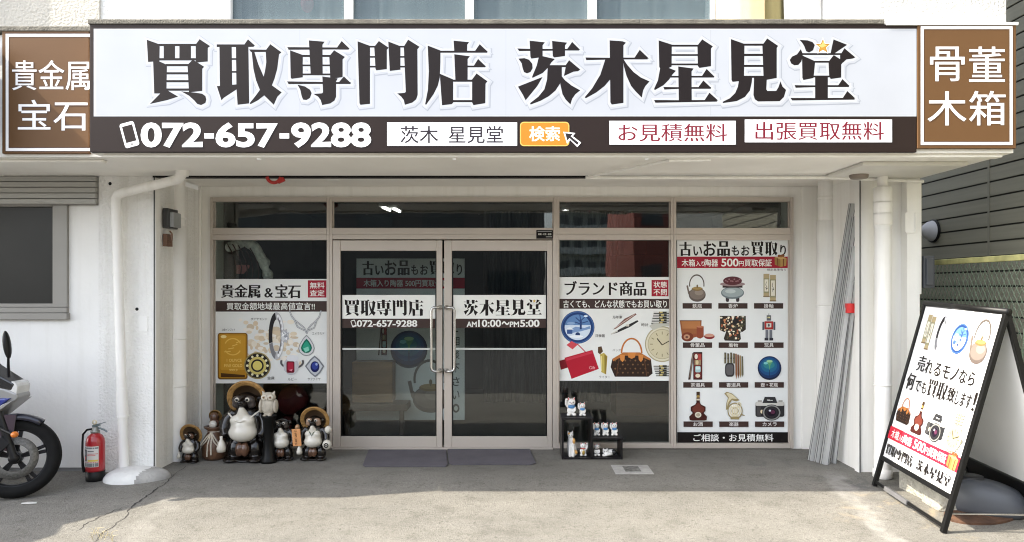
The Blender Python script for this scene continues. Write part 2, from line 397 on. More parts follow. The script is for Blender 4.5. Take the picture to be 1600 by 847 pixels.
# ============================================================ SETTING
YW, YG, YS, YL = 6.02, 6.90, 4.96, 5.10           # wall face, shop window wall, main sign face, left sign face
XL, XR = -2.919, 2.84                             # the recess of the shop front
ZS = 2.41                                         # soffit

def concrete():
    m = bpy.data.materials.new('apron_concrete'); m.use_nodes = True; n = m.node_tree; L = n.links; b = n.nodes['Principled BSDF']
    tc = n.nodes.new('ShaderNodeTexCoord'); O = tc.outputs['Object']
    def noise(sc, det, rough=0.6, vec=None, dist=0.0):
        z = n.nodes.new('ShaderNodeTexNoise'); z.inputs['Scale'].default_value = sc; z.inputs['Detail'].default_value = det
        z.inputs['Roughness'].default_value = rough; z.inputs['Distortion'].default_value = dist; L.new(vec or O, z.inputs['Vector']); return z.outputs['Fac']
    def ramp(f, *st):
        r = n.nodes.new('ShaderNodeValToRGB'); e = r.color_ramp.elements
        while len(e) < len(st): e.new(0.5)
        for q, (p, c) in zip(e, st): q.position = p; q.color = (*c, 1)
        L.new(f, r.inputs[0]); return r.outputs[0]
    def mix(f, a, c, mode='MIX'):
        x = n.nodes.new('ShaderNodeMix'); x.data_type = 'RGBA'; x.blend_type = mode
        if isinstance(f, float): x.inputs[0].default_value = f
        else: L.new(f, x.inputs[0])
        L.new(a, x.inputs[6])
        if isinstance(c, tuple): x.inputs[7].default_value = (*c, 1)
        else: L.new(c, x.inputs[7])
        return x.outputs[2]
    base = ramp(noise(0.9, 6), (0.3, (0.158, 0.152, 0.136)), (0.55, (0.203, 0.195, 0.174)), (0.75, (0.238, 0.229, 0.203)))
    mp = n.nodes.new('ShaderNodeMapping'); mp.inputs['Scale'].default_value = (1, 2.2, 1); mp.inputs['Rotation'].default_value = (0, 0, R(8)); L.new(O, mp.inputs[0])
    st = ramp(noise(1.6, 7, 0.7, mp.outputs[0], 0.6), (0.36, (0.84, 0.835, 0.82)), (0.6, (1, 1, 1)))        # trowel and water streaks
    c = mix(0.8, base, st, 'MULTIPLY')
    fine = ramp(noise(150, 3), (0.35, (0.62, 0.62, 0.62)), (0.65, (1.2, 1.2, 1.2)))
    c = mix(0.9, c, fine, 'MULTIPLY')
    grit = ramp(noise(46, 3, 0.6), (0.30, (0.50, 0.49, 0.47)), (0.43, (1, 1, 1)), (0.62, (1, 1, 1)), (0.74, (1.38, 1.36, 1.32)))
    c = mix(0.85, c, grit, 'MULTIPLY')
    blot = ramp(noise(5.5, 7, 0.7, None, 0.5), (0.33, (0.74, 0.735, 0.72)), (0.5, (1, 1, 1)))
    c = mix(0.8, c, blot, 'MULTIPLY')
    # stained, worn patch in the right-hand corner and pale cement smears
    def blob(x, y, r0, r1):
        v = n.nodes.new('ShaderNodeVectorMath'); v.operation = 'DISTANCE'; v.inputs[1].default_value = (x, y, 0); L.new(O, v.inputs[0])
        a = n.nodes.new('ShaderNodeMath'); a.operation = 'MULTIPLY_ADD'; a.inputs[1].default_value = 1.1; L.new(noise(2.6, 6, 0.65), a.inputs[0]); L.new(v.outputs['Value'], a.inputs[2])
        return ramp(a.outputs[0], (r0, (1, 1, 1)), (r1, (0, 0, 0)))
    spots = ramp(noise(4.2, 8, 0.75, None, 1.2), (0.47, (0, 0, 0)), (0.58, (1, 1, 1)))
    for (x, y, r) in ((2.55, 5.6, 1.15), (-2.2, 6.6, 0.9), (2.2, 6.3, 0.8)):
        k = n.nodes.new('ShaderNodeMath'); k.operation = 'MULTIPLY'; L.new(blob(x, y, r * 0.6, r), k.inputs[0]); L.new(spots, k.inputs[1])
        k2 = n.nodes.new('ShaderNodeMath'); k2.operation = 'MULTIPLY'; k2.inputs[1].default_value = 0.62; L.new(k.outputs[0], k2.inputs[0])
        c = mix(k2.outputs[0], c, (0.085, 0.085, 0.085))
    pale = ramp(noise(3.4, 7, 0.7, None, 0.8), (0.52, (0, 0, 0)), (0.64, (1, 1, 1)))
    k = n.nodes.new('ShaderNodeMath'); k.operation = 'MULTIPLY'; L.new(blob(2.6, 5.0, 0.7, 1.5), k.inputs[0]); L.new(pale, k.inputs[1])
    c = mix(k.outputs[0], c, (0.36, 0.29, 0.19))
    def streak(p, q, w, colr, amt):               # worn pale cement along a line from p to q
        d = Vector((q[0] - p[0], q[1] - p[1], 0)); ln = d.length; d.normalize()
        sub = n.nodes.new('ShaderNodeVectorMath'); sub.operation = 'SUBTRACT'; sub.inputs[1].default_value = (p[0], p[1], 0); L.new(O, sub.inputs[0])
        def dot(v):
            x = n.nodes.new('ShaderNodeVectorMath'); x.operation = 'DOT_PRODUCT'; x.inputs[1].default_value = v; L.new(sub.outputs[0], x.inputs[0]); return x.outputs['Value']
        ac = dot((-d.y, d.x, 0)); al = dot(tuple(d))
        ad = n.nodes.new('ShaderNodeMath'); ad.operation = 'MULTIPLY_ADD'; ad.inputs[1].default_value = 0.5; ad.inputs[2].default_value = -0.25; L.new(noise(3.0, 7, 0.7), ad.inputs[0])
        sm = n.nodes.new('ShaderNodeMath'); sm.operation = 'ADD'; L.new(ad.outputs[0], sm.inputs[0]); L.new(ac, sm.inputs[1])
        ab = n.nodes.new('ShaderNodeMath'); ab.operation = 'ABSOLUTE'; L.new(sm.outputs[0], ab.inputs[0])
        f1 = ramp(ab.outputs[0], (w * 0.3, (1, 1, 1)), (w, (0, 0, 0)))
        sc = n.nodes.new('ShaderNodeMath'); sc.operation = 'MULTIPLY'; sc.inputs[1].default_value = 1 / ln; L.new(al, sc.inputs[0])
        f2 = ramp(sc.outputs[0], (-0.02, (0, 0, 0)), (0.12, (1, 1, 1)), (0.9, (1, 1, 1)), (1.02, (0, 0, 0)))
        f3 = ramp(noise(9, 6, 0.7), (0.35, (0.25, 0.25, 0.25)), (0.6, (1, 1, 1)))
        k1 = n.nodes.new('ShaderNodeMath'); k1.operation = 'MULTIPLY'; L.new(f1, k1.inputs[0]); L.new(f2, k1.inputs[1])
        k2 = n.nodes.new('ShaderNodeMath'); k2.operation = 'MULTIPLY'; L.new(k1.outputs[0], k2.inputs[0]); L.new(f3, k2.inputs[1])
        k3 = n.nodes.new('ShaderNodeMath'); k3.operation = 'MULTIPLY'; k3.inputs[1].default_value = amt; L.new(k2.outputs[0], k3.inputs[0])
        return mix(k3.outputs[0], c, colr)
    p0, p1_ = G(1300, 735), G(1400, 858); c = streak((p0.x, p0.y), (p1_.x, p1_.y), 0.10, (0.30, 0.295, 0.275), 0.7)
    p0, p1_ = G(275, 770), G(190, 858); c = streak((p0.x, p0.y), (p1_.x, p1_.y), 0.09, (0.27, 0.262, 0.24), 0.4)
    L.new(c, b.inputs['Base Color']); b.inputs['Roughness'].default_value = 0.88
    bp = n.nodes.new('ShaderNodeBump'); bp.inputs['Strength'].default_value = 0.6; bp.inputs['Distance'].default_value = 0.012
    ad = n.nodes.new('ShaderNodeMath'); ad.operation = 'ADD'; L.new(noise(150, 4), ad.inputs[0]); L.new(noise(12, 5), ad.inputs[1])
    L.new(ad.outputs[0], bp.inputs['Height']); L.new(bp.outputs[0], b.inputs['Normal'])
    return m
g = MB(); rows = [(-300, gz(0) ), (2.6, gz(2.6)), (3.4, gz(3.4)), (4.2, gz(4.2)), (5.0, gz(5.0)), (6.0, 0), (400, 0)]
for y, z in rows: g.add([(-400, y, z), (400, y, z)], [])
for i in range(len(rows) - 1): g.f.append([2 * i, 2 * i + 1, 2 * i + 3, 2 * i + 2]); g.m.append(0); g.sm.append(False)
tag(g.build('ground', concrete(), loc=(0, 0, 0)), 'grey weathered concrete apron in front of the shop', None, None, 'structure')
asph = mat('asphalt', (0.05, 0.05, 0.049), 0.85, var=0.25, scale=30, bump=0.4, bscale=200)
zr = gz(2.0)
tag(MB().box(-60, 60, -6.0, 2.55, zr - 0.05, zr + 0.004).build('road', asph, loc=(0, 0, zr)), 'narrow asphalt street facing the shop', None, None, 'structure')
# cracks and pale cement smears in the apron
dark = mat('crack_dirt', (0.035, 0.032, 0.03), 0.95, var=0.3, scale=20)
def ground_strip(pix, w, m, h, name, label, jit=0.012):
    pts = [G(*p) for p in pix]; fine = []
    for a, b in zip(pts, pts[1:]):
        for k in range(8): fine.append(a.lerp(b, k / 8) + Vector((random.uniform(-jit, jit), random.uniform(-jit, jit), 0)))
    L_ = []; R_ = []
    for i, p in enumerate(fine):
        d = (fine[min(i + 1, len(fine) - 1)] - fine[max(0, i - 1)]); d = Vector((-d.y, d.x)).normalized()
        ww = w * random.uniform(0.35, 1.25) * (0.3 + 0.7 * math.sin(math.pi * (i + 0.5) / len(fine)))
        for s, T in ((1, L_), (-1, R_)):
            q = Vector((p.x + d.x * ww * s, p.y + d.y * ww * s, 0)); q.z = gz(q.y) + h; T.append(q)
    n_ = len(fine); mb = MB().add(L_ + R_, [(i, i + 1, n_ + i + 1, n_ + i) for i in range(n_ - 1)])
    if (mb.v and (L_[1] - L_[0]).cross(R_[0] - L_[0]).z < 0): mb.f = [f[::-1] for f in mb.f]
    return tag(mb.build(name, m), label, None, None, 'structure')
ground_strip([(292, 728), (262, 752), (235, 772), (205, 792), (196, 808), (160, 835), (140, 860)], 0.007, dark, 0.0022, 'ground_crack', 'dark wandering crack in the concrete left of the entrance')
ground_strip([(200, 790), (160, 806), (140, 816), (115, 832)], 0.004, dark, 0.0022, 'ground_crack', 'short fine crack branching beside the longer one')

# ------------------------------------------------------------ shared materials
white = mat('white_wall_paint', (0.84, 0.835, 0.81), 0.75, var=0.035, scale=2.2, bump=0.12, bscale=35, streak=.055)
white2 = mat('white_recess_paint', (0.83, 0.82, 0.785), 0.6, var=0.03, scale=2.0, bump=0.05, bscale=30, streak=.09)
stucco = mat('white_stucco', (0.82, 0.815, 0.79), 0.85, var=0.05, scale=3, bump=0.7, bscale=48, streak=.14)
soff = mat('soffit_paint', (0.84, 0.825, 0.78), 0.7, var=0.07, scale=1.2, bump=0.08, bscale=25)
coping = mat('grey_coping_stone', (0.145, 0.135, 0.112), 0.9, var=0.25, scale=14, bump=0.5, bscale=90)
alu = mat('champagne_aluminium', (0.53, 0.475, 0.42), 0.38, 0.25, var=0.03, scale=2, stretch=(1, 1, 0.2))
alug = mat('grey_aluminium', (0.27, 0.26, 0.24), 0.45, 0.3, var=0.05, scale=3)
black = mat('black_paint', (0.006, 0.006, 0.006), 0.45, var=0.2, scale=10, spec=.25)
pipe = mat('pipe_paint', (0.84, 0.83, 0.80), 0.5, var=0.05, scale=4, streak=.10)
chrome = mat('brushed_steel', (0.62, 0.61, 0.59), 0.25, 0.95, var=0.04, scale=9)
pane = glass('clear_pane', (0.76, 0.80, 0.79), 0.055, 0.55)

# ------------------------------------------------------------ the shop building
bld = thing('shop_building', 'white stuccoed shop building with a recessed glazed front under a deep canopy', 'shop', (0, 6.0, 0))
bld['label'] = 'white stuccoed shop building with a recessed glazed front and double doors under its canopy'
# left wall, with a real opening for the side window
wx0, wx1, wz0, wz1 = -8.0, XX(108, 6.05), ZZ(499, 6.05), ZZ(321, 6.05)
lw = MB(); xe = XX(157, 6.05)
lw.box(-8, xe, 6.05, 6.25, 0.03, wz0).box(wx1, xe, 6.05, 6.25, wz0, wz1).box(-8, xe, 6.05, 6.25, wz1, ZS)
lw.box(-8, xe, 6.06, 6.2, -0.02, 0.03, 1)
lw.build('wall', [white, mat('grey_base_strip', (0.22, 0.22, 0.22), 0.8, var=0.2, scale=8)], bld)
fr = MB(); fw = 0.055
fr.box(wx1 - 0.118, wx1, 6.02, 6.12, wz0 + 0.1, wz1).box(-8, wx1 - 0.12, 6.02, 6.12, wz1 - 0.012, wz1)
fr.box(-8, wx1, 6.015, 6.13, wz0 + 0.055, wz0 + 0.098).box(-8, wx1 + 0.01, 6.00, 6.13, wz0, wz0 + 0.052).box(-8, wx1 - 0.12, 6.03, 6.11, wz0 + 0.1, wz0 + 0.13)
sw = fr.build('window', alug, bld, bevel=0.003); sw['label'] = 'side window with grey frame and dark frosted glass'
dkgl = mat('dark_window_film', (.010, .010, .009), .3, var=.3, scale=2.2, spec=.3)
MB().box(-8, wx1 - 0.119, 6.06, 6.068, wz0 + 0.12, wz1 - 0.01).build('window_pane', dkgl, sw)
sh = MB()
for k in range(6):
    z1 = ZS - 0.005 - k * 0.046
    if k < 5: sh.box(-8, xe - 0.004, 5.985, 6.045, z1 - 0.040, z1); sh.box(-8, xe - 0.004, 5.998, 6.045, z1 - 0.047, z1 - 0.040, 1)
sh.build('shutter', [mat('shutter_metal', (0.36, 0.355, 0.33), 0.5, 0.2, var=0.06, scale=2, stretch=(0.3, 1, 6)), alug], bld, bevel=0.004)
# pillars of the recess
MB().box(xe + 0.001, XL, YW, 7.2, -0.02, ZS).build('pillar', stucco, bld)
MB().box(XR, XX(1408, YW), YW, 7.2, -0.02, ZS).build('pillar', white2, bld)
MB().box(XX(1408, YW) + .001, XX(1437, 5.93), 5.93, 7.2, 0.0, ZS).build('pillar', white, bld)
pk = MB(); xh = XX(1418, 5.93); pk.box(xh - .03, xh - .02, 5.905, 5.93, 1.95, 2.1).box(xh + .05, xh + .06, 5.905, 5.93, 1.95, 2.1).box(xh - .02, xh + .05, 5.915, 5.93, 1.94, 2.105)
pk.build('cover_plate', white, bld)
# recess: jambs, header, ceiling, shutter guide rails and slot
fx0, fx1, ft = XX(328, 6.87), XX(1240, 6.87), ZZ(308, 6.87)
MB().box(XL + .001, fx0 - .002, YG, 7.2, 0, 2.448).box(fx1 + .002, XR - .001, YG, 7.2, 0, 2.448).box(fx0 - .002, fx1 + .002, YG, 7.2, ft + .002, 2.448).build('recess_wall', white2, bld)
MB().box(XL + .001, XX(316, YG), YG - .025, YG, 0, 2.448).build('jamb_trim', white2, bld, bevel=.004)
MB().box(XX(1252, YG), XR - .001, YG - .025, YG, 0, 2.448).build('jamb_trim', white2, bld, bevel=.004)
MB().box(XL, XR, 6.075, 7.2, 2.45, 2.6).build('recess_ceiling', soff, bld)
MB().box(XL + .002, XR - .002, 5.999, 6.07, 2.397, 2.6).build('shutter_slot', black, bld)
for x in (XL + .002, XR - .022):
    MB().box(x, x + .02, YW - .012, YW + .06, 0.0, 2.43).box(x + .006, x + .014, YW - .016, YW - .0125, 0.0, 2.43, 1).build('guide_rail', [white2, black], bld)
for px in (520, 1083):
    c = (XX(px, 6.45), 6.45, 2.45); MB().lathe(c, [(0, -.012), (.05, -.012), (.062, -.004), (.065, 0)], 28).build('downlight', white2, bld)
# canopy: soffit slab, parapet, coping
xs0, xs1 = -8.0, XX(1588, YS); xm0 = XX(140, YS)
MB().box(xs0, XL - .001, YL + .03, 6.4, ZS + .001, ZS + .14).box(XL, xm0 - .01, YL + .03, 5.998, ZS + .001, ZS + .14).box(xm0 - .009, XR, YS + .03, 5.998, ZS + .001, ZS + .14).box(XR + .001, xs1, YS + .03, 7.3, ZS + .001, ZS + .14).build('soffit', soff, bld)
MB().box(-8, 1.5, 6.6, 14, 2.75, 8).build('upper_storey', white, bld)  # unseen rear storey, shaped to block sun and let skylight reach the siding
MB().box(3.05, 3.26, 7.21, 14, 0, 2.74).build('side_wall', white, bld)
cp = MB(); zt = ZZ(38, YS)
cp.box(xm0, xs1, YS + .045, 5.35, ZS + .14, zt - .01).box(xs0, xm0 - .005, YL + .045, 5.45, ZS + .14, ZZ(49, YL) - .01)
cp.build('parapet', white, bld)
MB().box(xm0 - .012, XX(1382, YS), YS - .006, 5.40, zt, ZZ(30, YS)).box(xs0, xm0 - .02, YL - .006, 5.50, ZZ(49, YL), ZZ(41, YL)).build('coping', coping, bld, bevel=.006)
MB().box(XX(1384, YS), xs1 + .01, YS - .01, 5.40, zt - .008, zt + .012).build('ledge', white, bld, bevel=.004)
MB().box(xs0, xs1, 5.351, 7.2, 2.7, 3.2).build('canopy_roof', coping, bld)
# ribs and beams under the canopy
MB().box(xm0 + .05, xs1 - .05, YS + .06, YS + .14, ZS - .022, ZS).build('soffit_rib', soff, bld, bevel=.006)
MB().box(-8, XX(180, 5.4), 5.22, 5.30, ZS - .02, ZS).build('soffit_rib', soff, bld, bevel=.006)
MB().box(XX(1330, 5.5), xs1 - .10, 5.32, 5.95, ZS - .03, ZS).build('soffit_shade_panel', mat('soffit_shade_paint', (0.66, 0.65, 0.61), 0.7, var=.08, scale=2), bld, bevel=.008)  # greyer panel stands in for the shaded patch of the soffit
cd = MB(); zc = ZS - .03
cd.tube([(XX(915, 5.9), 5.9, zc), (XX(1300, 5.9), 5.9, zc), (3.283, 5.9, zc - .03)], .013, 8)
cd.tube([(3.283, 5.95, zc - .03), (3.283, 5.95, 1.45)], .012, 8)
cd.tube([(XX(920, 5.85), 5.85, zc), (XX(1045, 5.1), 5.1, zc)], .011, 8)
cd.tube([(XX(1045, 5.1), 5.1, zc), (XX(1110, 5.08), 5.08, zc)], .011, 8)
cd.build('conduit', pipe, bld)
for px in (405, 710, 1010): MB().box(XX(px, 5.05) - .012, XX(px, 5.05) + .012, 5.04, 5.06, ZS - .035, ZS - .023).build('bracket', pipe, bld)
MB().lathe((XX(1342, 5.75), 5.75, ZS - .03), [(.0, -.03), (.06, -.03), (.07, -.015), (.07, 0)], 20).build('junction_box', mat('taupe_plastic', (.22, .18, .15), .5), bld)
# rain pipes
def coll(mb, x, y, z0, z1, r): mb.lathe((x, y, z0), [(r - .006, 0), (r, .004), (r, z1 - z0 - .004), (r - .006, z1 - z0)], 24)
m1 = MB(); yp = 5.93
a = Vector((XX(285, 5.75), 5.75, ZS)); b_ = Vector((XX(284, 5.75), 5.75, ZZ(279, 5.75))); c = Vector((XX(181, yp), yp, ZZ(304, yp))); d = Vector((XX(194, yp), yp, .03))
def bend(p, q, r_, t=.06):
    u = (q - p).normalized(); w = (r_ - q).normalized()
    return [q - u * t, q - u * t * .45 + w * t * .08, q + w * t * .45 - u * t * .08, q + w * t]
m1.tube([a] + bend(a, b_, c) + bend(b_, c, d) + [d], .037, 20)
m1.tube([b_ - (b_ - a).normalized() * .1, b_ - (b_ - a).normalized() * .02], .047, 20)
m1.tube([c + (d - c) * t for t in (.28, .284)], .045, 20); m1.tube([c + (d - c) * t for t in (.80, .806)], .047, 20); m1.tube([c + (d - c) * t for t in (.70, .80)], .043, 20)
m1.build('downpipe', pipe, bld)
def downpipe(px, y, rlow, rup, zst, z0=0.0, ztop=ZS, rings=()):
    x = XX(px, y); mb = MB(); mb.lathe((x, y, 0), [(rlow, z0), (rlow, zst), (rlow - .008, zst + .004)], 28).lathe((x, y, 0), [(rup, zst), (rup, ztop)], 28)
    for z in rings: coll(mb, x, y, z, z + .018, rlow + .006)
    return mb.build('downpipe', pipe, bld)
downpipe(277, 6.45, .078, .066, 2.03, 0, 2.45, (1.05, 0.64))
downpipe(1290, 6.6, .078, .064, ZZ(346, 6.6), 0, 2.45, (ZZ(478, 6.6),))
o = downpipe(1379, 5.86, .064, .038, ZZ(293, 5.86), gz(5.86), ZS, (ZZ(336, 5.86), ZZ(318, 5.86), ZZ(603, 5.86)))
x = XX(1379, 5.86)
for a_ in ((x, 5.86, ZZ(352, 5.86), ZZ(293, 5.86), .070), (x, 5.86, 0, .07, .074), (XX(1290, 6.6), 6.6, ZZ(312, 6.6), ZZ(309, 6.6) + .01, .07), (XX(277, 6.45), 6.45, 2.10, 2.12, .072)):
    mb = MB(); coll(mb, *a_); mb.build('pipe_collar', pipe, bld)
# meter boxes, holes, plates
gb = MB(); gx = XL + .01; gb.box(gx, gx + .05, 6.15, 6.33, ZZ(357, 6.2), ZZ(326, 6.2)).box(gx + .05, gx + .085, 6.17, 6.31, ZZ(355, 6.2), ZZ(332, 6.2), 1)
eb = gb.build('electric_box', [mat('dark_meter', (.06, .06, .06), .4), mat('grey_clear_cover', (.30, .31, .31), .3)], bld, bevel=.006)
MB().box(gx, gx + .035, 6.16, 6.26, ZZ(385, 6.2), ZZ(366, 6.2)).tube([(gx + .05, 6.18, ZZ(362, 6.2)), (gx + .07, 6.17, ZZ(366, 6.2)), (gx + .07, 6.17, ZZ(376, 6.2)), (gx + .04, 6.18, ZZ(378, 6.2))], .008, 8).build('cable', mat('brown_cable', (.16, .09, .06), .5), eb)
for px, py in ((172, 287), (214, 483)):
    MB().lathe((XX(px, YW), YW + .004, ZZ(py, YW)), [(0, .008), (.012, .008), (.015, 0)], 14, axis=(0, -1, 0)).build('wall_plug', black, bld)
MB().box(XX(217, YW), XX(231, YW), YW - .006, YW, ZZ(518, YW), ZZ(494, YW)).build('cover_plate', white, bld)
mt = MB().box(3.318, 3.41, 5.96, 6.10, ZZ(450, 6), ZZ(400, 6)).box(3.335, 3.395, 5.945, 5.96, ZZ(446, 6), ZZ(404, 6)).build('meter_box', mat('dark_grey_box', (.06, .065, .075), .4), bld, bevel=.006)

# ------------------------------------------------------------ glazed front
inks = (235, 236, 232); brown = (66, 52, 48); inkb = (28, 22, 20)
EX = [328, 514.5, 869, 1052.5, 1240]
def pxbox(mb, x0, y0, x1, y1, Y0, Y1, mi=0, g=.0006):
    return mb.box(XX(x0, 6.87) + g, XX(x1, 6.87) - g, Y0, Y1, ZZ(y1, 6.87) + g, ZZ(y0, 6.87) - g, mi)
def window(x0, y0, x1, y1, l, t, r, b):
    mb = MB(); pxbox(mb, x0, y0, x0 + l, y1, 6.87, 6.96); pxbox(mb, x1 - r, y0, x1, y1, 6.87, 6.96)
    pxbox(mb, x0 + l, y0, x1 - r, y0 + t, 6.872, 6.96); pxbox(mb, x0 + l, y1 - b, x1 - r, y1, 6.872, 6.96)
    for q in ((x0 + l, y0 + t, x0 + l + 1.5, y1 - b), (x1 - r - 1.5, y0 + t, x1 - r, y1 - b)): pxbox(mb, *q, 6.905, 6.94)
    w = mb.build('window', alu, bld, bevel=.0025)
    p = MB(); pxbox(p, x0 + l, y0 + t, x1 - r, y1 - b, 6.918, 6.924); p.build('window_pane', pane, w); return w
for i in range(4):
    window(EX[i], 308, EX[i + 1], 366, 4.5 if i == 0 else 4.2, 7, 4.2 if i < 3 else 5, 10)
    if i != 1: window(EX[i], 366, EX[i + 1], 701, 4.5 if i == 0 else 4.2, 9, 4.2 if i < 3 else 5, 8)
df = MB(); pxbox(df, 514.5, 366, 519.5, 701, 6.87, 6.96); pxbox(df, 863.5, 366, 869, 701, 6.87, 6.96); pxbox(df, 519.5, 366, 863.5, 374, 6.872, 6.96)
df.box(XX(519, 6.87), XX(864, 6.87), 6.86, 6.98, 0.0, .018)
df.build('door_frame', alu, bld, bevel=.0025)
YD = 6.868
def door(x0, x1, gx0, gx1, hx0, hx1, words, sub):
    mb = MB(); pxbox(mb, x0, 375.5, gx0, 699, 6.868, 6.925); pxbox(mb, gx1, 375.5, x1, 699, 6.868, 6.925)
    pxbox(mb, gx0, 375.5, gx1, 392, 6.870, 6.925); pxbox(mb, gx0, 682, gx1, 699, 6.870, 6.925)
    dd = mb.build('door', alu, bld, bevel=.003)
    p = MB(); pxbox(p, gx0, 392, gx1, 682, 6.893, 6.899); p.build('door_glass', pane, dd)
    t = MB()
    for q in ((gx0, 392, gx0 + 2, 682), (gx1 - 2, 392, gx1, 682), (gx0 + 2, 392, gx1 - 2, 394), (gx0 + 2, 680, gx1 - 2, 682)): pxbox(t, *q, 6.885, 6.892)
    t.build('glazing_bead', black, dd)
    h = MB(); X0, X1 = XX(hx0, YD), XX(hx1, YD); za, zb = ZZ(480, YD), ZZ(579, YD); s = 1 if X1 > X0 else -1; yo = 6.80
    # the bar stands off the stile: foot on the stile, bar over the glass
    def foot(z): return [(X1, 6.868, z), (X1, 6.83, z), (X1 - s * .012, 6.805, z), (X1 - s * .04, yo, z)]
    h.tube(foot(za) + [(X0 + s * .03, yo, za), (X0 + s * .008, yo, za - .01), (X0, yo, za - .035), (X0, yo, zb + .035), (X0 + s * .008, yo, zb + .01), (X0 + s * .03, yo, zb)] + foot(zb)[::-1], .0125, 12)
    for z in (za, zb): h.lathe((X1, 6.868, z), [(.022, 0), (.022, .006), (.014, .010)], 20, axis=(0, -1, 0))
    h.build('handle', chrome, dd)
    fr_ = yplane(6.893); A = Art(fr_)
    A.rect(gx0 + 2, 461, gx1 - 2, 498, inks); A.rect(gx0 + 2, 498, gx1 - 2, 512.5, brown); A.rect(gx0 + 2, 544, gx1 - 2, 546.5, (205, 208, 205))
    words(A); A.build('vinyl_lettering', dd)
    return dd
def mainword(A, s, x0, x1, y0, y1, c, gap=0.0):
    n = len(s); w = (x1 - x0) / n; cw = w * 1.045
    for i, ch in enumerate(s):
        A.glyph(ch, x0 + w * (i + .5) - cw / 2, y0 - (y1 - y0) * .08, x0 + w * (i + .5) + cw / 2, y1 + (y1 - y0) * .10, c)
def wl(A):
    mainword(A, '買取専門店', 538, 663, 468, 494, inkb)
    p = A.into(549, 500, 556, 511, (10, 16), -18); p.rrect(0, 0, 10, 16, 2, inks); p.rect(1.6, 2, 8.4, 12.5, brown)
    A.text('072-657-9288', 557.5, 500, 652, 511, inks, .03, .022)
def wr(A):
    mainword(A, '茨木星見堂', 724, 847, 468, 494, inkb)
    st = A.into(724 + 24.6 * 4.5 - 12.8, 466, 724 + 24.6 * 4.5 + 12.8, 496.6, (776, 847)); st.poly(STAR, (216, 186, 92))
    A.text('AM', 729, 502.5, 745, 511, inks, .03, .022); A.text('10:00', 747, 499.5, 783, 511, inks, .026, .02)
    A.text('〜', 784, 502, 796, 508, inks, .03, .03); A.text('PM', 796.5, 502.5, 811, 511, inks, .03, .022); A.text('5:00', 812.5, 499.5, 843, 511, inks, .035, .022)
door(520, 691, 532, 682, 675, 688, wl, 0)
door(694, 863, 706, 855, 711, 698, wr, 1)
A = Art(yplane(6.87)); A.rect(838, 359.5, 864, 373, (14, 13, 15)); A.text('新聞・広告・勧誘', 841, 364.5, 861.5, 367.5, (220, 220, 215), .02, .02)
A.rect(840, 361, 862, 362.4, (150, 150, 150)); A.rect(853, 369.3, 862.5, 370.8, (150, 150, 150)); A.build('door_plate', bld)

# ------------------------------------------------------------ upper storey
UY = 6.1
ux = [XX(p, UY) for p in (357, 1116)]
uw = MB(); uw.box(-8, ux[0], UY, 6.4, 3.2, 8).box(ux[1], XX(1500, UY), UY, 6.4, 3.2, 8).box(ux[0], ux[1], UY, 6.4, 4.9, 8).box(ux[0], ux[1], UY, 6.4, 3.2, ZZ(36, UY))
uw.build('upper_wall', stucco, bld)
MB().box(-8, -4.6, 5.89, 6.079, 3.2, 8).build('upper_wall', white, bld)  # added slab out of view, put in to shade the upper wall
MB().box(-8, XX(155, 6.08), 6.08, UY - .001, 3.2, 8).build('upper_wall', mat('cream_stucco', (0.50, 0.475, 0.42), .85, var=.05, scale=3, bump=.7, bscale=48), bld)
MB().box(XX(1375, 5.05), 3.375, 5.05, 6.05, 3.2, 8).build('upper_pier', mat('pier_stucco', (.56, .56, .55), .85, var=.04, scale=3, bump=1.0, bscale=42), bld)
def reeded():
    m = bpy.data.materials.new('reeded_glass'); m.use_nodes = True; n = m.node_tree; L = n.links; b = n.nodes['Principled BSDF']
    tc = n.nodes.new('ShaderNodeTexCoord'); mp = n.nodes.new('ShaderNodeMapping'); mp.inputs['Scale'].default_value = (60, 1, 1.2); L.new(tc.outputs['Object'], mp.inputs[0])
    z = n.nodes.new('ShaderNodeTexNoise'); z.inputs['Scale'].default_value = 1.0; z.inputs['Detail'].default_value = 3; L.new(mp.outputs[0], z.inputs['Vector'])
    r = n.nodes.new('ShaderNodeValToRGB'); e = r.color_ramp.elements; e[0].position = .3; e[0].color = (.11, .15, .165, 1); e[1].position = .72; e[1].color = (.175, .22, .235, 1)
    L.new(z.outputs['Fac'], r.inputs[0]); L.new(r.outputs[0], b.inputs['Base Color']); b.inputs['Roughness'].default_value = .22
    t = n.nodes.new('ShaderNodeBsdfTransparent'); t.inputs[0].default_value = (.8, .85, .87, 1); mx = n.nodes.new('ShaderNodeMixShader'); mx.inputs[0].default_value = .5
    L.new(t.outputs[0], mx.inputs[1]); L.new(b.outputs[0], mx.inputs[2]); L.new(mx.outputs[0], n.nodes['Material Output'].inputs[0])
    bp = n.nodes.new('ShaderNodeBump'); bp.inputs['Strength'].default_value = .3; L.new(z.outputs['Fac'], bp.inputs['Height']); L.new(bp.outputs[0], b.inputs['Normal'])
    return m
rg = reeded(); wf = mat('white_sash', (.75, .75, .75), .4, var=.02)
ed = [357, 546.5, 734, 925, 1116]
for i in range(4):
    x0, x1 = XX(ed[i], UY), XX(ed[i + 1], UY); mb = MB(); zb = ZZ(36, UY) + .001
    mb.box(x0 + .001, x0 + .035, 6.05, 6.16, zb, 4.9).box(x1 - .035, x1 - .001, 6.05, 6.16, zb, 4.9).box(x0 + .035, x1 - .035, 6.052, 6.16, zb, zb + .012)
    w = mb.build('upper_window', wf, bld, bevel=.003)
    MB().box(x0 + .035, x1 - .035, 6.10, 6.108, zb + .012, 4.9).build('window_pane', rg, w)
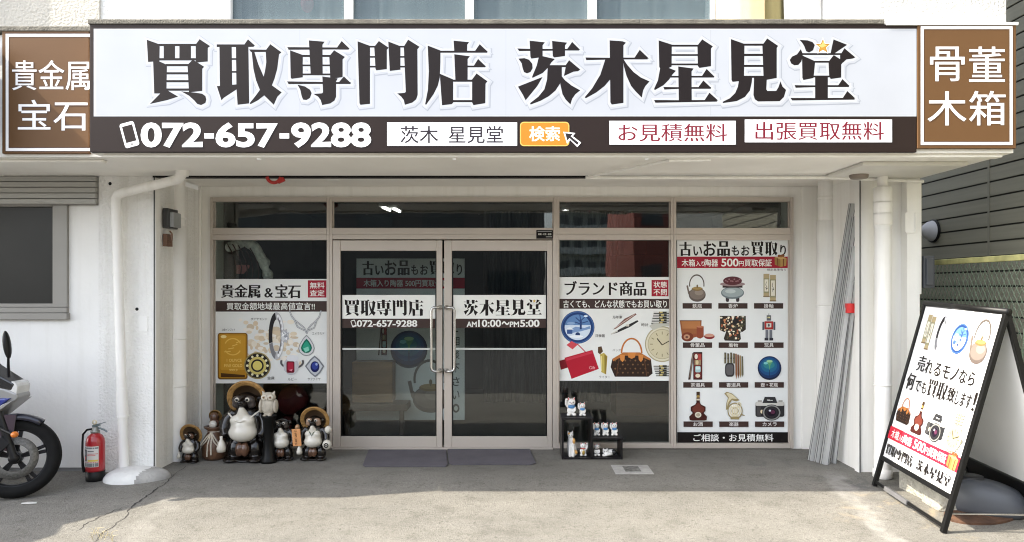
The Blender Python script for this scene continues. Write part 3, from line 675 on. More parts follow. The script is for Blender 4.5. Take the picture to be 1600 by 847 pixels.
MB().box(ux[0] - .2, ux[1] + .2, 6.45, 6.5, 3.3, 4.9).build('room_curtain', mat('room_curtain', (.30, .33, .34), .9, var=.35, scale=1.3, stretch=(6, 1, .3)), bld)
# inside of the shop
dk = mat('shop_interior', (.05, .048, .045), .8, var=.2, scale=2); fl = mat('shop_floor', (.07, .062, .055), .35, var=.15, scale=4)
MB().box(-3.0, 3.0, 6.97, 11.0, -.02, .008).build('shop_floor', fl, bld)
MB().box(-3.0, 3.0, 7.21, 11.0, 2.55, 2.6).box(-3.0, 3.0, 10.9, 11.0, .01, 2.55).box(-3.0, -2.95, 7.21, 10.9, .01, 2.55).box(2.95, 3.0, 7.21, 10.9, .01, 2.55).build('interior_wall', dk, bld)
lampm = emis('fluorescent_tube', (1, .97, .9), 2.5)
for px, py in ((602, 327), (618, 329), (882, 332)):
    yy = (2.5 - H) * F / (450 - py); x = XX(px, yy); hs = MB().box(x - .05, x + .05, yy - .2, yy + .2, 2.515, 2.55).build('ceiling_light', wf, bld)
    MB().tube([(x - .0, yy - .18, 2.5), (x + .03, yy + .18, 2.5)], .012, 8).build('light_tube', lampm, hs)
# ============================================================ SIGNS
wht = (180, 183, 188); pan = (171, 175, 183); bro = (36, 26, 23); tan = (97, 70, 44)
def signbox(name, label, x0, x1, y0, y1, Y, face, depth):
    t = thing(name, label, 'sign', (XX((x0 + x1) / 2, Y), Y, ZZ(y1, Y)))
    MB().box(XX(x0, Y), XX(x1, Y), Y, Y + depth, ZZ(y1, Y), ZZ(y0, Y)).build('sign_case', paint(face), t, bevel=.004)
    return t
ms = signbox('signboard', 'long white and brown shop signboard with big dark characters and a phone number', 140, 1432.5, 38, 238, YS, bro, .042)
A = Art(yplane(YS)); A.rect(146.5, 45, 1432, 182, wht); A.rect(150.5, 47, 1432, 180.5, pan); 
for x_, q_ in ((468, (163, 167, 175)), (790, (164, 168, 176)), (1110, (158, 162, 170))): A.rect(x_, 47, x_ + .9, 180.5, q_)
A.build('white_panel', ms)
B1 = [(c, 225 + i * 110 - (5 if i == 4 else 0)) for i, c in enumerate('買取専門店')]
B2 = [(c, x) for c, x in zip('茨木星見堂', (805, 910, 1015, 1125, 1230))]
gy = (149, 154, 163)
for c, x in B1 + B2: A.glyph(c, x, 55, x + 110, 175, gy, 50, 13)
for c, x in B1 + B2: A.glyph(c, x, 55, x + 110, 175, pan, 42, 9)
for c, x in B1 + B2: A.glyph(c, x, 55, x + 110, 175, (181, 184, 190), 34, 0)
for c, x in B1 + B2: A.glyph(c, x, 55, x + 110, 175, (24, 17, 17), 4)
S = A.into(1230, 55, 1340, 175, (776, 847)); S.poly([(392 + (x - 392) * 1.16, 125 + (y - 125) * 1.16) for x, y in STAR], (248, 246, 240)); S.poly(STAR, (150, 108, 36))
S.poly([(392 + (x - 392) * .8, 128 + (y - 125) * .8) for x, y in STAR], (178, 134, 52)); S.poly(P('340 110 380 100 400 62 420 108 440 112 380 140'), (205, 176, 104))
A.build('main_lettering', ms)
def phone(A, x0, y0, x1, y1, rot, fg, bg):
    p = A.into(x0, y0, x1, y1, (100, 160), rot); p.rrect(0, 0, 100, 160, 16, fg); p.rect(14, 20, 86, 128, bg); p.ell(50, 143, 6, 6, bg)
phone(A, 191, 191, 214, 230, -15, (246, 246, 248), bro)
w8 = (246, 246, 248)
for s_, a_, b_ in (('072', 220, 317), ('657', 337, 434), ('9288', 455, 580)): A.text(s_, a_, 191.5, b_, 231, w8, .036, .036)
for a_ in (319.5, 437): A.rect(a_, 208.5, a_ + 15, 216.5, w8)
A.rect(605, 191.5, 808, 228, (244, 245, 249)); A.text('茨木', 626, 197, 685, 224, (36, 28, 38), .008, .008); A.text('星見堂', 701, 197, 786, 224, (36, 28, 38), .008, .008)
A.rrect(812.5, 190.5, 889.5, 228.5, 6, (226, 178, 96)); A.rrect(814, 192, 888, 227, 5, (186, 124, 40)); A.text('検索', 827, 197.5, 875, 221, (250, 250, 250), .018, .014)
c = A.into(880, 206, 910, 230, (30, 24)); c.poly(P('0 0 19 2 15 7 28 17 22 24 11 13 6 19'), (246, 246, 248)); c.poly([(3, 2.2), (15, 3.6), (11.8, 7.2), (24.6, 17.4), (21.8, 20.8), (9.8, 10), (6.4, 14)], (40, 34, 36))
crim = (112, 20, 40)
A.rect(952, 189, 1149.5, 226, (244, 245, 249)); A.text('お見積無料', 966, 193.5, 1136, 221.5, crim, .010, .002)
A.rect(1163.5, 187, 1393.5, 222.5, (244, 245, 249)); A.text('出張買取無料', 1180, 190.5, 1381, 219, crim, .010, .002)
A.build('contact_lettering', ms)
def side(name, label, x0, x1, y0, y1, Y, words, bx):
    t = signbox(name, label, x0, x1, y0, y1, Y, tan, .03)
    A = Art(yplane(Y)); X0, Y0, X1, Y1 = bx; w = 4.5; f = (240, 238, 236); d = (84, 62, 50)
    for k, cc in ((1.3, d), (0, f)):
        A.rect(X0 - k, Y0 - k, X1 + k, Y0 + w + k, cc); A.rect(X0 - k, Y1 - w - k, X1 + k, Y1 + k, cc); A.rect(X0 - k, Y0 + w, X0 + w + k, Y1 - w, cc); A.rect(X1 - w - k, Y0 + w, X1 + k, Y1 - w, cc)
    A.build('border_line', t)
    for (s, a, b, c_, e) in words:
        A.text(s, a, b, c_, e, d, .026, .022); A.text(s, a, b, c_, e, f, .006, .002)
    A.build('sign_lettering', t); return t
side('signboard', 'brown side sign lettered in white for precious metals and jewels, left end of the canopy', 3, 139, 47, 240, YL, [('貴金属', 19, 94, 140, 141), ('宝石', 28, 156, 137, 204)], (9, 53, 150, 236))
side('signboard', 'brown side sign lettered in white for antiques and wooden boxes, right end of the canopy', 1433.5, 1588, 36, 232, YS - .004, [('骨', 1453, 73, 1507, 127), ('董', 1514, 73, 1570, 128), ('木', 1449, 143, 1510, 196), ('箱', 1514, 142, 1571, 196)], (1438.5, 41, 1582, 226.5))

# ============================================================ printed pictures, each in a 100 x 100 box
def kettle(a):
    a.arc(52, 38, 33, 34, 168, 372, 5, (92, 84, 78)); a.poly(P('4 42 12 40 16 58 28 70 24 84 12 70'), (112, 100, 92))
    a.ell(54, 74, 39, 25, (96, 86, 80)); a.ell(54, 71, 35, 20, (124, 112, 104)); a.ell(62, 66, 20, 10, (146, 134, 124)); a.ell(54, 53, 25, 7, (128, 104, 62)); a.ell(54, 51, 22, 5, (160, 134, 84)); a.ell(54, 43, 3.5, 5, (110, 92, 60)); a.rect(52.5, 44, 55.5, 50, (110, 92, 60))
def censer(a):
    a.poly(P('24 78 38 80 36 98 28 100 24 94'), (66, 58, 62)); a.poly(P('62 80 76 78 76 94 72 100 64 98'), (66, 58, 62)); a.ell(50, 64, 44, 24, (112, 124, 128)); a.ell(50, 62, 40, 19, (154, 166, 168)); a.ell(42, 58, 20, 8, (186, 196, 196))
    a.rect(12, 34, 88, 44, (52, 38, 40)); a.ell(50, 30, 48, 9, (150, 128, 130)); a.ell(50, 17, 36, 17, (92, 48, 54)); 
    for i in range(9): a.ell(24 + 6.6 * i, 16 + 5 * math.sin(i * 2.2), 3.4, 3.2, (142, 100, 106))
def scrolls(a):
    for x, y, h in ((8, 0, 84), (52, 4, 96)):
        a.rect(x, y, x + 40, y + h, (176, 160, 122)); a.rect(x, y + 16, x + 40, y + h - 14, (150, 146, 112)); a.rect(x + 7, y + 20, x + 33, y + h - 20, (226, 222, 206)); a.rect(x - 2, y + h - 4, x + 42, y + h, (124, 104, 76))
        a.line([(x + 20, y + 28), (x + 15, y + 40), (x + 24, y + 48), (x + 17, y + 60)], 3, (60, 58, 52)); a.line([(x + 12, y + 50), (x + 28, y + 54)], 2.5, (70, 68, 60))
    a.rect(52, 20, 54, 86, (60, 56, 44)); a.rect(90, 20, 92, 86, (60, 56, 44))
def teabox(a):
    a.poly(P('0 4 62 4 60 70 14 92 6 70'), (150, 92, 56)); a.poly(P('4 8 58 8 57 40 8 40'), (174, 116, 72)); a.poly(P('0 4 62 4 62 8 0 8'), (108, 62, 36))
    a.ell(22, 76, 17, 20, (120, 58, 38)); a.ell(20, 76, 9, 11, (186, 140, 112)); a.ell(20, 77, 4, 5, (110, 70, 56)); a.rect(38, 62, 50, 76, (146, 80, 54)); a.poly(P('48 32 68 30 68 76 58 84 48 78'), (140, 70, 48)); a.ell(58, 32, 10, 4, (180, 120, 90)); a.ell(84, 74, 15, 12, (130, 44, 48)); a.ell(84, 70, 14, 7, (200, 150, 130))
def kimono(a):
    a.poly(P('2 4 98 4 98 56 84 66 76 60 80 92 72 100 20 98 16 90 26 60 18 66 2 58'), (52, 46, 40)); rr = random.Random(4)
    cols = [(220, 200, 164), (196, 132, 92), (96, 92, 66), (232, 224, 204), (160, 88, 60), (70, 72, 58)]
    for i in range(90):
        x, y = rr.uniform(6, 94), rr.uniform(6, 94)
        if y > 58 and not (24 < x < 76): continue
        a.ell(x, y, rr.uniform(2, 6), rr.uniform(2, 5), rr.choice(cols), 7)
    a.poly(P('44 4 50 26 56 4'), (232, 226, 210)); a.ell(60, 24, 11, 12, (34, 32, 34), 9); a.line([(26, 20), (24, 56)], 1.6, (30, 28, 26)); a.line([(76, 20), (78, 56)], 1.6, (30, 28, 26))
def tintoy(a):                                    # a plain boxy wind-up toy
    a.rect(36, 4, 64, 24, (92, 96, 104)); a.rect(42, 10, 48, 15, (230, 220, 150)); a.rect(52, 10, 58, 15, (230, 220, 150)); a.rect(48.5, -3, 51.5, 4, (60, 62, 70)); a.rect(22, 27, 78, 58, (164, 50, 46)); a.rect(34, 34, 66, 50, (206, 204, 196)); a.ell(50, 42, 6, 6, (70, 74, 84))
    a.rect(8, 29, 20, 60, (84, 88, 98)); a.rect(80, 29, 92, 60, (84, 88, 98)); a.rect(28, 60, 46, 90, (110, 114, 122)); a.rect(54, 60, 72, 90, (110, 114, 122)); a.rect(22, 90, 47, 100, (50, 52, 60)); a.rect(53, 90, 78, 100, (50, 52, 60))
def teaset(a):
    a.poly(P('30 4 40 4 18 98 4 98 12 70'), (64, 46, 42)); a.poly(P('33 6 37 6 16 90 12 90'), (150, 128, 110)); a.rect(36, 0, 92, 98, (58, 30, 30)); a.rect(41, 5, 87, 93, (110, 40, 40)); a.ell(54, 16, 10, 9, (222, 214, 200)); a.rect(66, 8, 86, 30, (170, 66, 60)); a.rect(44, 28, 84, 46, (150, 128, 100)); a.ell(60, 37, 9, 8, (206, 190, 150)); a.rrect(48, 50, 82, 72, 6, (164, 196, 200)); a.rrect(52, 52, 78, 62, 4, (204, 224, 224)); a.ell(64, 84, 15, 7, (216, 206, 184))
def brushes(a):
    for i, x in enumerate((4, 18, 32, 45)): a.rect(x, 4 + 3 * (i % 2), x + 9, 42, (86, 80, 62)); a.rect(x + 1, 10, x + 4, 40, (150, 142, 112)); a.rect(x, 22, x + 9, 25, (50, 44, 34))
    a.rrect(8, 40, 52, 88, 14, (52, 50, 52)); a.rrect(13, 45, 47, 82, 11, (92, 90, 92))
    for i, x in enumerate((56, 66, 76, 86)): a.poly([(x, 8 + 3 * i), (x + 7, 8 + 3 * i), (x + 9, 80), (x + 5, 98 - 3 * i), (x + 1, 80)], ((140, 92, 56), (110, 70, 44), (156, 134, 96), (100, 96, 76))[i])
def orb(a):
    for k, (r, c) in enumerate(((50, (22, 34, 60)), (47, (24, 52, 96)), (42, (26, 74, 124)), (34, (30, 96, 132)), (24, (44, 122, 130)))): a.ell(50 - k * .6, 50 - k * 3.2, r, r * .98 - k * 2, c)
    a.line([(50, 30), (50, 86)], 2.5, (26, 50, 80)); a.poly(P('38 26 62 26 53 40 50 60 47 40'), (84, 150, 110)); a.ell(50, 22, 13, 5, (150, 196, 150)); a.ell(34, 30, 9, 5, (120, 190, 190))
def bottle(a):
    a.rect(42, 0, 60, 16, (64, 46, 30)); a.rect(43, 12, 59, 20, (156, 130, 72)); a.rect(42, 20, 60, 38, (60, 26, 22)); a.rect(40, 24, 62, 30, (200, 190, 170)); a.poly(P('42 36 60 36 66 44 90 52 90 66 80 74 98 86 96 98 84 100 18 100 6 98 4 86 22 74 12 66 12 52 36 44'), (66, 28, 24)); a.poly(P('44 40 58 40 64 48 84 56 82 66 70 74 36 74 22 66 20 56 38 48'), (104, 50, 40)); a.ell(51, 80, 17, 10, (214, 208, 192)); a.ell(51, 80, 11, 6, (170, 160, 140))
def horn(a):
    g1, g2 = (150, 136, 96), (214, 204, 170); a.ell(55, 68, 36, 30, g1); a.ell(55, 68, 31, 25, (220, 220, 214)); a.ring(55, 68, 24, 19, 5, g2); a.ring(55, 68, 15, 11, 4, g1)
    a.poly(P('4 6 16 0 40 6 76 30 60 34 40 30 28 44 24 62 12 64 14 40 22 22'), g1); a.poly(P('12 6 24 4 46 12 66 26 40 24 24 36 20 54 18 38 26 20'), g2)
    for x in (44, 54, 64): a.rect(x - 3, 50, x + 3, 84, g2); a.ell(x, 50, 4, 3, (240, 236, 220))
    a.line([(80, 80), (100, 84)], 4, g1); a.ring(74, 46, 9, 7, 4, g2); a.rect(34, 88, 74, 98, g1)
def camera_(a):
    a.rrect(0, 22, 100, 84, 8, (44, 44, 46)); a.rrect(0, 20, 100, 38, 6, (196, 194, 188)); a.poly(P('32 0 68 0 76 26 24 26'), (52, 52, 54)); a.rect(38, 8, 62, 20, (34, 34, 36)); a.text('Nikon', 40, 11, 60, 17, (220, 220, 220), .03, .02); a.rect(8, 14, 22, 22, (160, 158, 152)); a.rect(80, 14, 94, 22, (160, 158, 152)); a.rect(4, 40, 18, 80, (70, 68, 68)); a.ell(22, 62, 5, 8, (214, 200, 170))
    a.ell(56, 66, 33, 34, (26, 26, 28)); a.ring(56, 66, 28, 29, 5, (132, 132, 130)); a.ell(56, 66, 22, 23, (44, 42, 46)); a.ell(56, 66, 15, 16, (26, 14, 30)); a.ell(60, 64, 8, 8, (90, 46, 70)); a.ell(50, 58, 4, 4, (210, 210, 220))
def gift(a):
    a.poly(P('6 30 62 24 96 36 92 92 50 100 8 84'), (150, 116, 66)); a.poly(P('6 30 62 24 96 36 48 44'), (196, 162, 104)); a.poly(P('48 44 96 36 92 92 50 100'), (176, 138, 82)); a.line([(28, 36), (30, 92)], 7, (112, 66, 40)); a.line([(72, 40), (71, 96)], 7, (112, 66, 40)); a.ell(42, 18, 14, 9, (128, 78, 46)); a.ell(66, 16, 14, 9, (128, 78, 46)); a.ell(54, 24, 7, 6, (150, 96, 58))
def plate(a):
    a.ell(50, 50, 50, 50, (34, 62, 116)); a.ring(50, 50, 47, 47, 3, (70, 104, 158)); a.ell(50, 50, 39, 39, (96, 134, 184)); a.poly([(50 + 39 * math.cos(R(t)), 50 + 39 * math.sin(R(t))) for t in range(-10, 195, 10)], (206, 220, 236))
    a.poly(P('20 60 44 48 70 52 86 46 88 54 60 62 30 68'), (122, 152, 196)); a.rect(56, 26, 62, 56, (40, 64, 116))
    for p in ('59 34 44 20', '59 30 74 16', '59 38 80 32', '59 28 56 12', '59 40 42 34'): a.line(P(p), 3, (48, 76, 130))
    a.rect(18, 56, 34, 70, (60, 90, 146)); a.poly(P('14 57 26 48 38 57'), (222, 232, 242)); a.ell(50, 72, 7, 7, (40, 64, 114)); a.ell(46, 78, 20, 4, (236, 242, 248)); a.ell(30, 38, 12, 4, (140, 170, 208)); a.ell(74, 16, 6, 3, (214, 228, 244))
def watch(a):
    s1, s2 = (158, 155, 142), (110, 108, 94)
    for y0, y1 in ((0, 30), (76, 100)):
        for i in range(5):
            y = y0 + (y1 - y0) * i / 5; a.rect(26, y, 74, y + (y1 - y0) / 5 - 1.2, s2); a.rect(26, y, 44, y + (y1 - y0) / 5 - 2.4, s1); a.rect(58, y, 74, y + (y1 - y0) / 5 - 2.4, s1); a.rect(47, y + 1, 55, y + (y1 - y0) / 5 - 2, (214, 200, 140))
    a.rect(20, 28, 80, 78, s1); a.ell(50, 53, 46, 27, (170, 164, 138)); a.ell(50, 53, 42, 24.5, (206, 198, 172)); a.ell(50, 53, 37, 21.5, (178, 166, 130))
    for k in range(12): t = R(30 * k); a.line([(50 + 32 * math.cos(t), 53 + 18.5 * math.sin(t)), (50 + 25 * math.cos(t), 53 + 14.5 * math.sin(t))], 1.6, (110, 100, 74))
    a.line([(50, 53), (34, 40)], 2.6, (70, 62, 46)); a.line([(50, 53), (76, 46)], 2.2, (70, 62, 46)); a.ell(50, 53, 2.6, 1.6, (70, 62, 46)); a.ell(97, 53, 5, 4, s2)
def handbag(a):
    a.arc(50, 42, 24, 36, 180, 360, 4, (186, 112, 54)); a.poly(P('4 56 30 42 70 42 96 56 100 92 90 100 10 100 0 76'), (48, 34, 28)); a.poly(P('4 56 30 40 70 40 96 56 94 60 68 48 32 48 6 62'), (178, 110, 56)); rr = random.Random(2)
    for i in range(7):
        for j in range(4): a.ell(14 + 12 * i + (6 if j % 2 else 0) - 3, 60 + 10 * j, 2.2, 2.4, ((126, 92, 58), (92, 66, 44))[(i + j) % 2], 6)
    a.poly(P('40 40 60 40 58 52 50 56 42 52'), (202, 130, 66))
    for x in (28, 72): a.poly([(x - 6, 46), (x + 6, 46), (x + 5, 58), (x, 64), (x - 5, 58)], (206, 134, 70))
    a.line([(20, 54), (14, 98)], 2, (92, 60, 40)); a.line([(80, 54), (86, 98)], 2, (92, 60, 40))
def ringd(a):
    m1, m2, m3 = (110, 108, 112), (186, 186, 190), (228, 230, 232)
    a.ring(40, 50, 26, 44, 16, m2); a.arc(40, 50, 26, 44, 160, 262, 16, (38, 36, 38)); a.arc(40, 50, 26, 44, 100, 158, 14, (126, 126, 130)); a.arc(40, 50, 30, 46, -80, 80, 5, m3); a.arc(40, 50, 20, 40, -70, 70, 4, m1)
    for k in range(9): t = R(-78 + 19 * k); a.ell(40 + 26 * math.cos(t), 50 + 44 * math.sin(t), 3.4, 3.4, (238, 240, 244), 8)
    a.poly([(76 + (21 if k % 2 else 16) * math.cos(R(k * 22.5)), 50 + (17 if k % 2 else 13) * math.sin(R(k * 22.5))) for k in range(16)], m2); rr = random.Random(9)
    for k in range(22): a.poly([(76 + rr.uniform(-15, 15), 50 + rr.uniform(-11, 11)) for _ in range(3)], rr.choice([(240, 242, 246), (206, 210, 216), (150, 154, 162), (250, 250, 252)]))

# ============================================================ POSTERS on the shop glass
def cap(A, s, x0, y, x1, h=5): A.text(s, x0, y, x1, y + h, (96, 92, 90), .004, .004)
VP = yplane(6.9165)
def poster(name, label, x0, y0, x1, y1, c=(228, 230, 228)):
    t = thing(name, label, 'poster', (XX((x0 + x1) / 2, 6.9165), 6.9165, ZZ(y1, 6.9165)))
    A = Art(VP); A.sh['base'] = .0004; A.rect(x0, y0, x1, y1, c, .4); A.build('poster_sheet', t); return t, A
red = (160, 34, 52)
# jewellery
t, A = poster('window_poster', 'window poster with a gold bar, rings and gems, left of the doors', 331.5, 436, 511, 599)
A.text('貴金属', 345, 444, 407, 466, inkb, .045, .004); A.text('&', 413, 450, 427, 465, inkb, .03, .0); A.text('宝石', 430, 444, 470, 466, inkb, .045, .004)
A.rect(331.5, 470.5, 511, 487, brown); A.text('買取金額地域最高値宣言!!', 354, 472.8, 492, 484.5, inks, .012, .008)
A.rect(481, 438, 510, 465, red); A.text('無料', 484, 441, 507, 451, inks, .01, .008); A.text('査定', 484, 453, 507, 463, inks, .01, .008); A.build('poster_lettering', t)
rr = random.Random(5); pa = A.into(330, 480, 520, 610, (1238, 847))
for i in range(120):
    x = rr.gauss(600, 170); y = rr.gauss(340, 120)
    if 250 < x < 960 and 120 < y < 640: pa.ell(x, y, rr.uniform(14, 48), rr.uniform(10, 34), rr.choice([(232, 224, 208), (222, 208, 184), (214, 196, 168), (236, 230, 220), (206, 190, 166)]), 9)
A.build('gold_nuggets_picture', t)
pa.rrect(68, 262, 372, 735, 26, (112, 76, 18)); pa.rrect(80, 270, 360, 722, 22, (178, 128, 34)); pa.rrect(96, 288, 346, 640, 18, (196, 146, 46)); pa.poly(P('100 670 345 690 345 715 100 712'), (74, 46, 12)); pa.ell(128, 300, 30, 16, (240, 220, 150))
for k in range(4): pa.line([(135 + k * 40, 395 + 60 - k * 30), (200 + k * 34, 340 + 110 - k * 36)], 8, (226, 190, 96))
pa.arc(222, 395, 82, 75, 200, 340, 12, (222, 182, 84)); pa.arc(222, 410, 82, 75, 25, 155, 12, (222, 182, 84))
pa.text('1 OUNCE', 160, 525, 312, 556, (232, 196, 104), .02, .02); pa.text('FINE GOLD', 134, 578, 318, 610, (232, 196, 104), .02, .02); pa.text('999.9', 184, 628, 270, 652, (232, 196, 104), .02, .02); A.build('gold_bar_picture', t)
pa.ell(472, 595, 136, 136, (150, 136, 84), 40); pa.ell(472, 595, 124, 124, (36, 32, 30), 40); pa.ring(472, 595, 78, 78, 26, (206, 190, 110))
for k in range(12): pa.ell(472 + 103 * math.cos(R(30 * k)), 595 + 103 * math.sin(R(30 * k)), 13, 13, (232, 226, 190), 8)
pa.ell(472, 595, 48, 48, (222, 206, 112)); A.build('coin_picture', t)
ringd(pa.into(572, 60, 808, 525)); A.build('diamond_ring_picture', t)
sv = (126, 128, 132)
for p in ('800 35 820 90 850 130 900 170 950 210 975 270', '1120 35 1100 100 1070 140 1020 180 985 225 975 270', '850 130 880 200 950 235', '1070 150 1050 210 985 240'): pa.line(P(p), 15, sv); pa.line(P(p), 6, (214, 216, 220))
def tear(k, cy=0): return [(972 + (x - 972) * k, 405 + (y - 405) * k) for x, y in P('972 280 1010 320 1045 380 1055 420 1040 462 1005 490 972 496 938 490 903 462 888 420 900 380 935 320')]
pa.poly(tear(1.0), (140, 142, 146)); pa.poly(tear(.9), (206, 208, 210)); pa.poly(tear(.68), (18, 104, 84)); pa.poly(tear(.5), (40, 152, 124)); pa.poly(P('940 420 990 400 1000 440 960 460'), (130, 206, 184)); A.build('emerald_necklace_picture', t)
pa.arc(825, 560, 112, 60, -20, 200, 20, (90, 88, 90)); pa.ell(815, 600, 78, 92, (196, 196, 200), 12); pa.ell(830, 520, 62, 34, (222, 224, 228)); pa.rrect(768, 550, 850, 668, 16, (110, 14, 36)); pa.rrect(780, 562, 838, 640, 10, (170, 36, 62)); pa.poly(P('790 640 830 628 824 652'), (230, 140, 160)); A.build('ruby_ring_picture', t)
pa.poly(P('1055 492 1100 530 1152 600 1110 670 1060 712 1010 672 956 600 1010 530'), (120, 124, 130)); pa.poly(P('1055 510 1095 545 1136 602 1100 660 1060 696 1018 662 974 602 1018 545'), (190, 194, 200)); pa.ell(1058, 606, 46, 56, (20, 28, 84)); pa.ell(1058, 598, 32, 38, (44, 60, 140)); pa.ell(1074, 580, 12, 14, (150, 166, 214)); A.build('sapphire_picture', t)
cap(A, 'ダイヤモンド', 392, 496.5, 418, 4); cap(A, '24金インゴット', 347, 513, 368, 4); cap(A, '金貨', 418, 588, 429); cap(A, 'ルビー', 450, 590, 464, 4.5); cap(A, 'サファイヤ', 481, 590, 501, 4.5); cap(A, 'エメラルド', 488, 519, 507, 4); A.build('captions', t)
# brand goods
t, A = poster('window_poster', 'window poster with a blue plate, handbag and wristwatch, right of the doors', 874, 433, 1048, 595)
A.text('ブランド商品', 882, 439, 1010, 462, inkb, .035, .006); A.rect(874, 467, 1048, 482.5, brown); A.text('古くても、どんな状態でもお買い取り', 880, 469, 1042, 481, inks, .014, .010)
A.rect(1018, 437.5, 1044.5, 463, red); A.text('状態', 1021, 440, 1042, 449.5, inks, .01, .008); A.text('不問', 1021, 452, 1042, 461.5, inks, .01, .008); A.build('poster_lettering', t)
pa = A.into(870, 480, 1060, 610, (1238, 847))
plate(pa.into(42, 38, 384, 372)); A.build('plate_picture', t)
pa.poly(P('25 430 110 400 270 440 260 560 25 540'), (232, 228, 226)); pa.poly(P('25 545 120 520 130 610 40 638'), (120, 22, 34)); pa.poly(P('98 385 150 345 215 380 160 430'), (204, 78, 88)); pa.line(P('210 375 300 465'), 10, (180, 44, 60)); pa.poly(P('78 515 362 435 428 628 150 730'), (176, 30, 50)); pa.poly(P('92 522 356 448 364 470 98 548'), (196, 56, 74)); pa.text('Gift', 330, 600, 392, 632, (226, 170, 176)); A.build('red_case_picture', t)
pa.poly(P('420 405 455 398 470 450 440 480 418 462'), (88, 66, 44)); pa.poly(P('440 480 480 465 515 500 502 686 452 660'), (190, 172, 88)); pa.poly(P('484 480 512 504 500 680 486 674'), (140, 120, 52)); pa.poly(P('446 500 458 496 460 650 452 650'), (228, 216, 150)); A.build('lighter_picture', t)
pa.poly(P('572 228 690 118 800 62 812 74 720 140 600 220'), (122, 84, 76)); pa.line(P('590 212 790 75'), 7, (210, 188, 180)); pa.poly(P('548 280 640 222 820 132 832 146 740 204 620 258'), (52, 52, 54)); pa.line(P('552 276 620 240'), 12, (200, 198, 190)); pa.rect(702, 176, 736, 196, (206, 202, 190)); A.build('pens_picture', t)
handbag(pa.into(548, 295, 975, 708)); A.build('handbag_picture', t)
s_ = [(x, y) for x, y in ()]
for y0, y1 in ((45, 175), (590, 705)):
    for i in range(5):
        y = y0 + (y1 - y0) * i / 5; h = (y1 - y0) / 5; pa.rect(985 - (10 if y0 < 100 else -10) * i * .6, y, 1158, y + h * .9, (58, 56, 50)); pa.rect(985 - (10 if y0 < 100 else -10) * i * .6, y, 1040, y + h * .55, (206, 206, 202)); pa.rect(1046 + (i % 2) * 14, y, 1076 + (i % 2) * 14, y + h * .6, (196, 180, 116)); pa.rect(1118, y, 1158, y + h * .55, (206, 206, 202))
def clipx(pts): return [(min(x, 1158), y) for x, y in pts]
for r, c in ((1.0, (168, 160, 128)), (.94, (214, 208, 186)), (.84, (176, 168, 140)), (.8, (204, 196, 166))): pa.poly(clipx([(1072 + 175 * r * math.cos(R(q)), 376 + 182 * r * math.sin(R(q))) for q in range(0, 360, 8)]), c)
pa.poly(P('940 190 985 165 1158 165 1158 192 1070 196 980 235'), (190, 190, 180))
for k in range(12):
    q = R(30 * k); e = [(1072 + 125 * math.cos(q), 376 + 128 * math.sin(q)), (1072 + 95 * math.cos(q), 376 + 98 * math.sin(q))]
    if e[0][0] < 1150: pa.line(e, 7, (120, 112, 84))
pa.line(P('1072 384 1020 318'), 11, (58, 50, 36)); pa.line(P('1072 384 1154 338'), 9, (58, 50, 36)); A.build('watch_picture', t)
cap(A, '万年筆', 957, 493, 972, 5); cap(A, '洋食器', 930, 522, 945, 5); cap(A, '時計', 1002, 505, 1013, 5); cap(A, 'バッグ', 957, 545, 970, 4); cap(A, 'ライター', 936, 587, 953, 4); A.build('captions', t)
# old things
t, A = poster('window_poster', 'tall window poster with a grid of nine antiques and captions, rightmost pane', 1058, 371, 1235.5, 692, (226, 229, 228))
def furui(A, x0, x1, y0, y1, c):                  # 古いお品もお買取り
    X = lambda f: x0 + (x1 - x0) * f; h = y1 - y0
    A.text('古', X(.0), y0 + h * .04, X(.115), y1, c, .05, -.004); A.text('い', X(.13), y0 + h * .35, X(.215), y1 - h * .02, c, .03, .02); A.text('お', X(.225), y0, X(.345), y1, c, .026, .018); A.text('品', X(.355), y0, X(.475), y1, c, .05, .0)
    A.text('も', X(.49), y0 + h * .3, X(.56), y1 - h * .02, c, .03, .02); A.text('お', X(.58), y0 + h * .3, X(.66), y1 - h * .02, c, .03, .02)
    w = X(.128) - X(0)
    A.glyph('買', X(.67), y0 - h * .08, X(.67) + w, y1 + h * .1, c); A.glyph('取', X(.80), y0 - h * .08, X(.80) + w, y1 + h * .1, c); A.text('り', X(.945), y0 + h * .25, X(1), y1, c, .03, .015)
furui(A, 1061.5, 1228, 377, 400, inkb); A.rect(1058, 401, 1233, 419, red)
A.text('木箱', 1065, 405, 1086, 416.5, inks, .016, .012); A.text('入り', 1087, 408, 1101, 416, inks, .016, .012); A.text('陶器', 1101, 405, 1122, 416.5, inks, .016, .012); A.text('500', 1127, 404, 1154, 416.5, inks, .024, .016); A.text('円', 1154.5, 408, 1162, 416, inks, .014, .012); A.text('買取保証', 1163, 405, 1206, 416.5, inks, .016, .012)
cap(A, '※規定基準有り', 1195, 419.5, 1228, 4); A.build('poster_lettering', t)
gift(A.into(1209, 396, 1230, 417)); A.build('gift_box_picture', t)
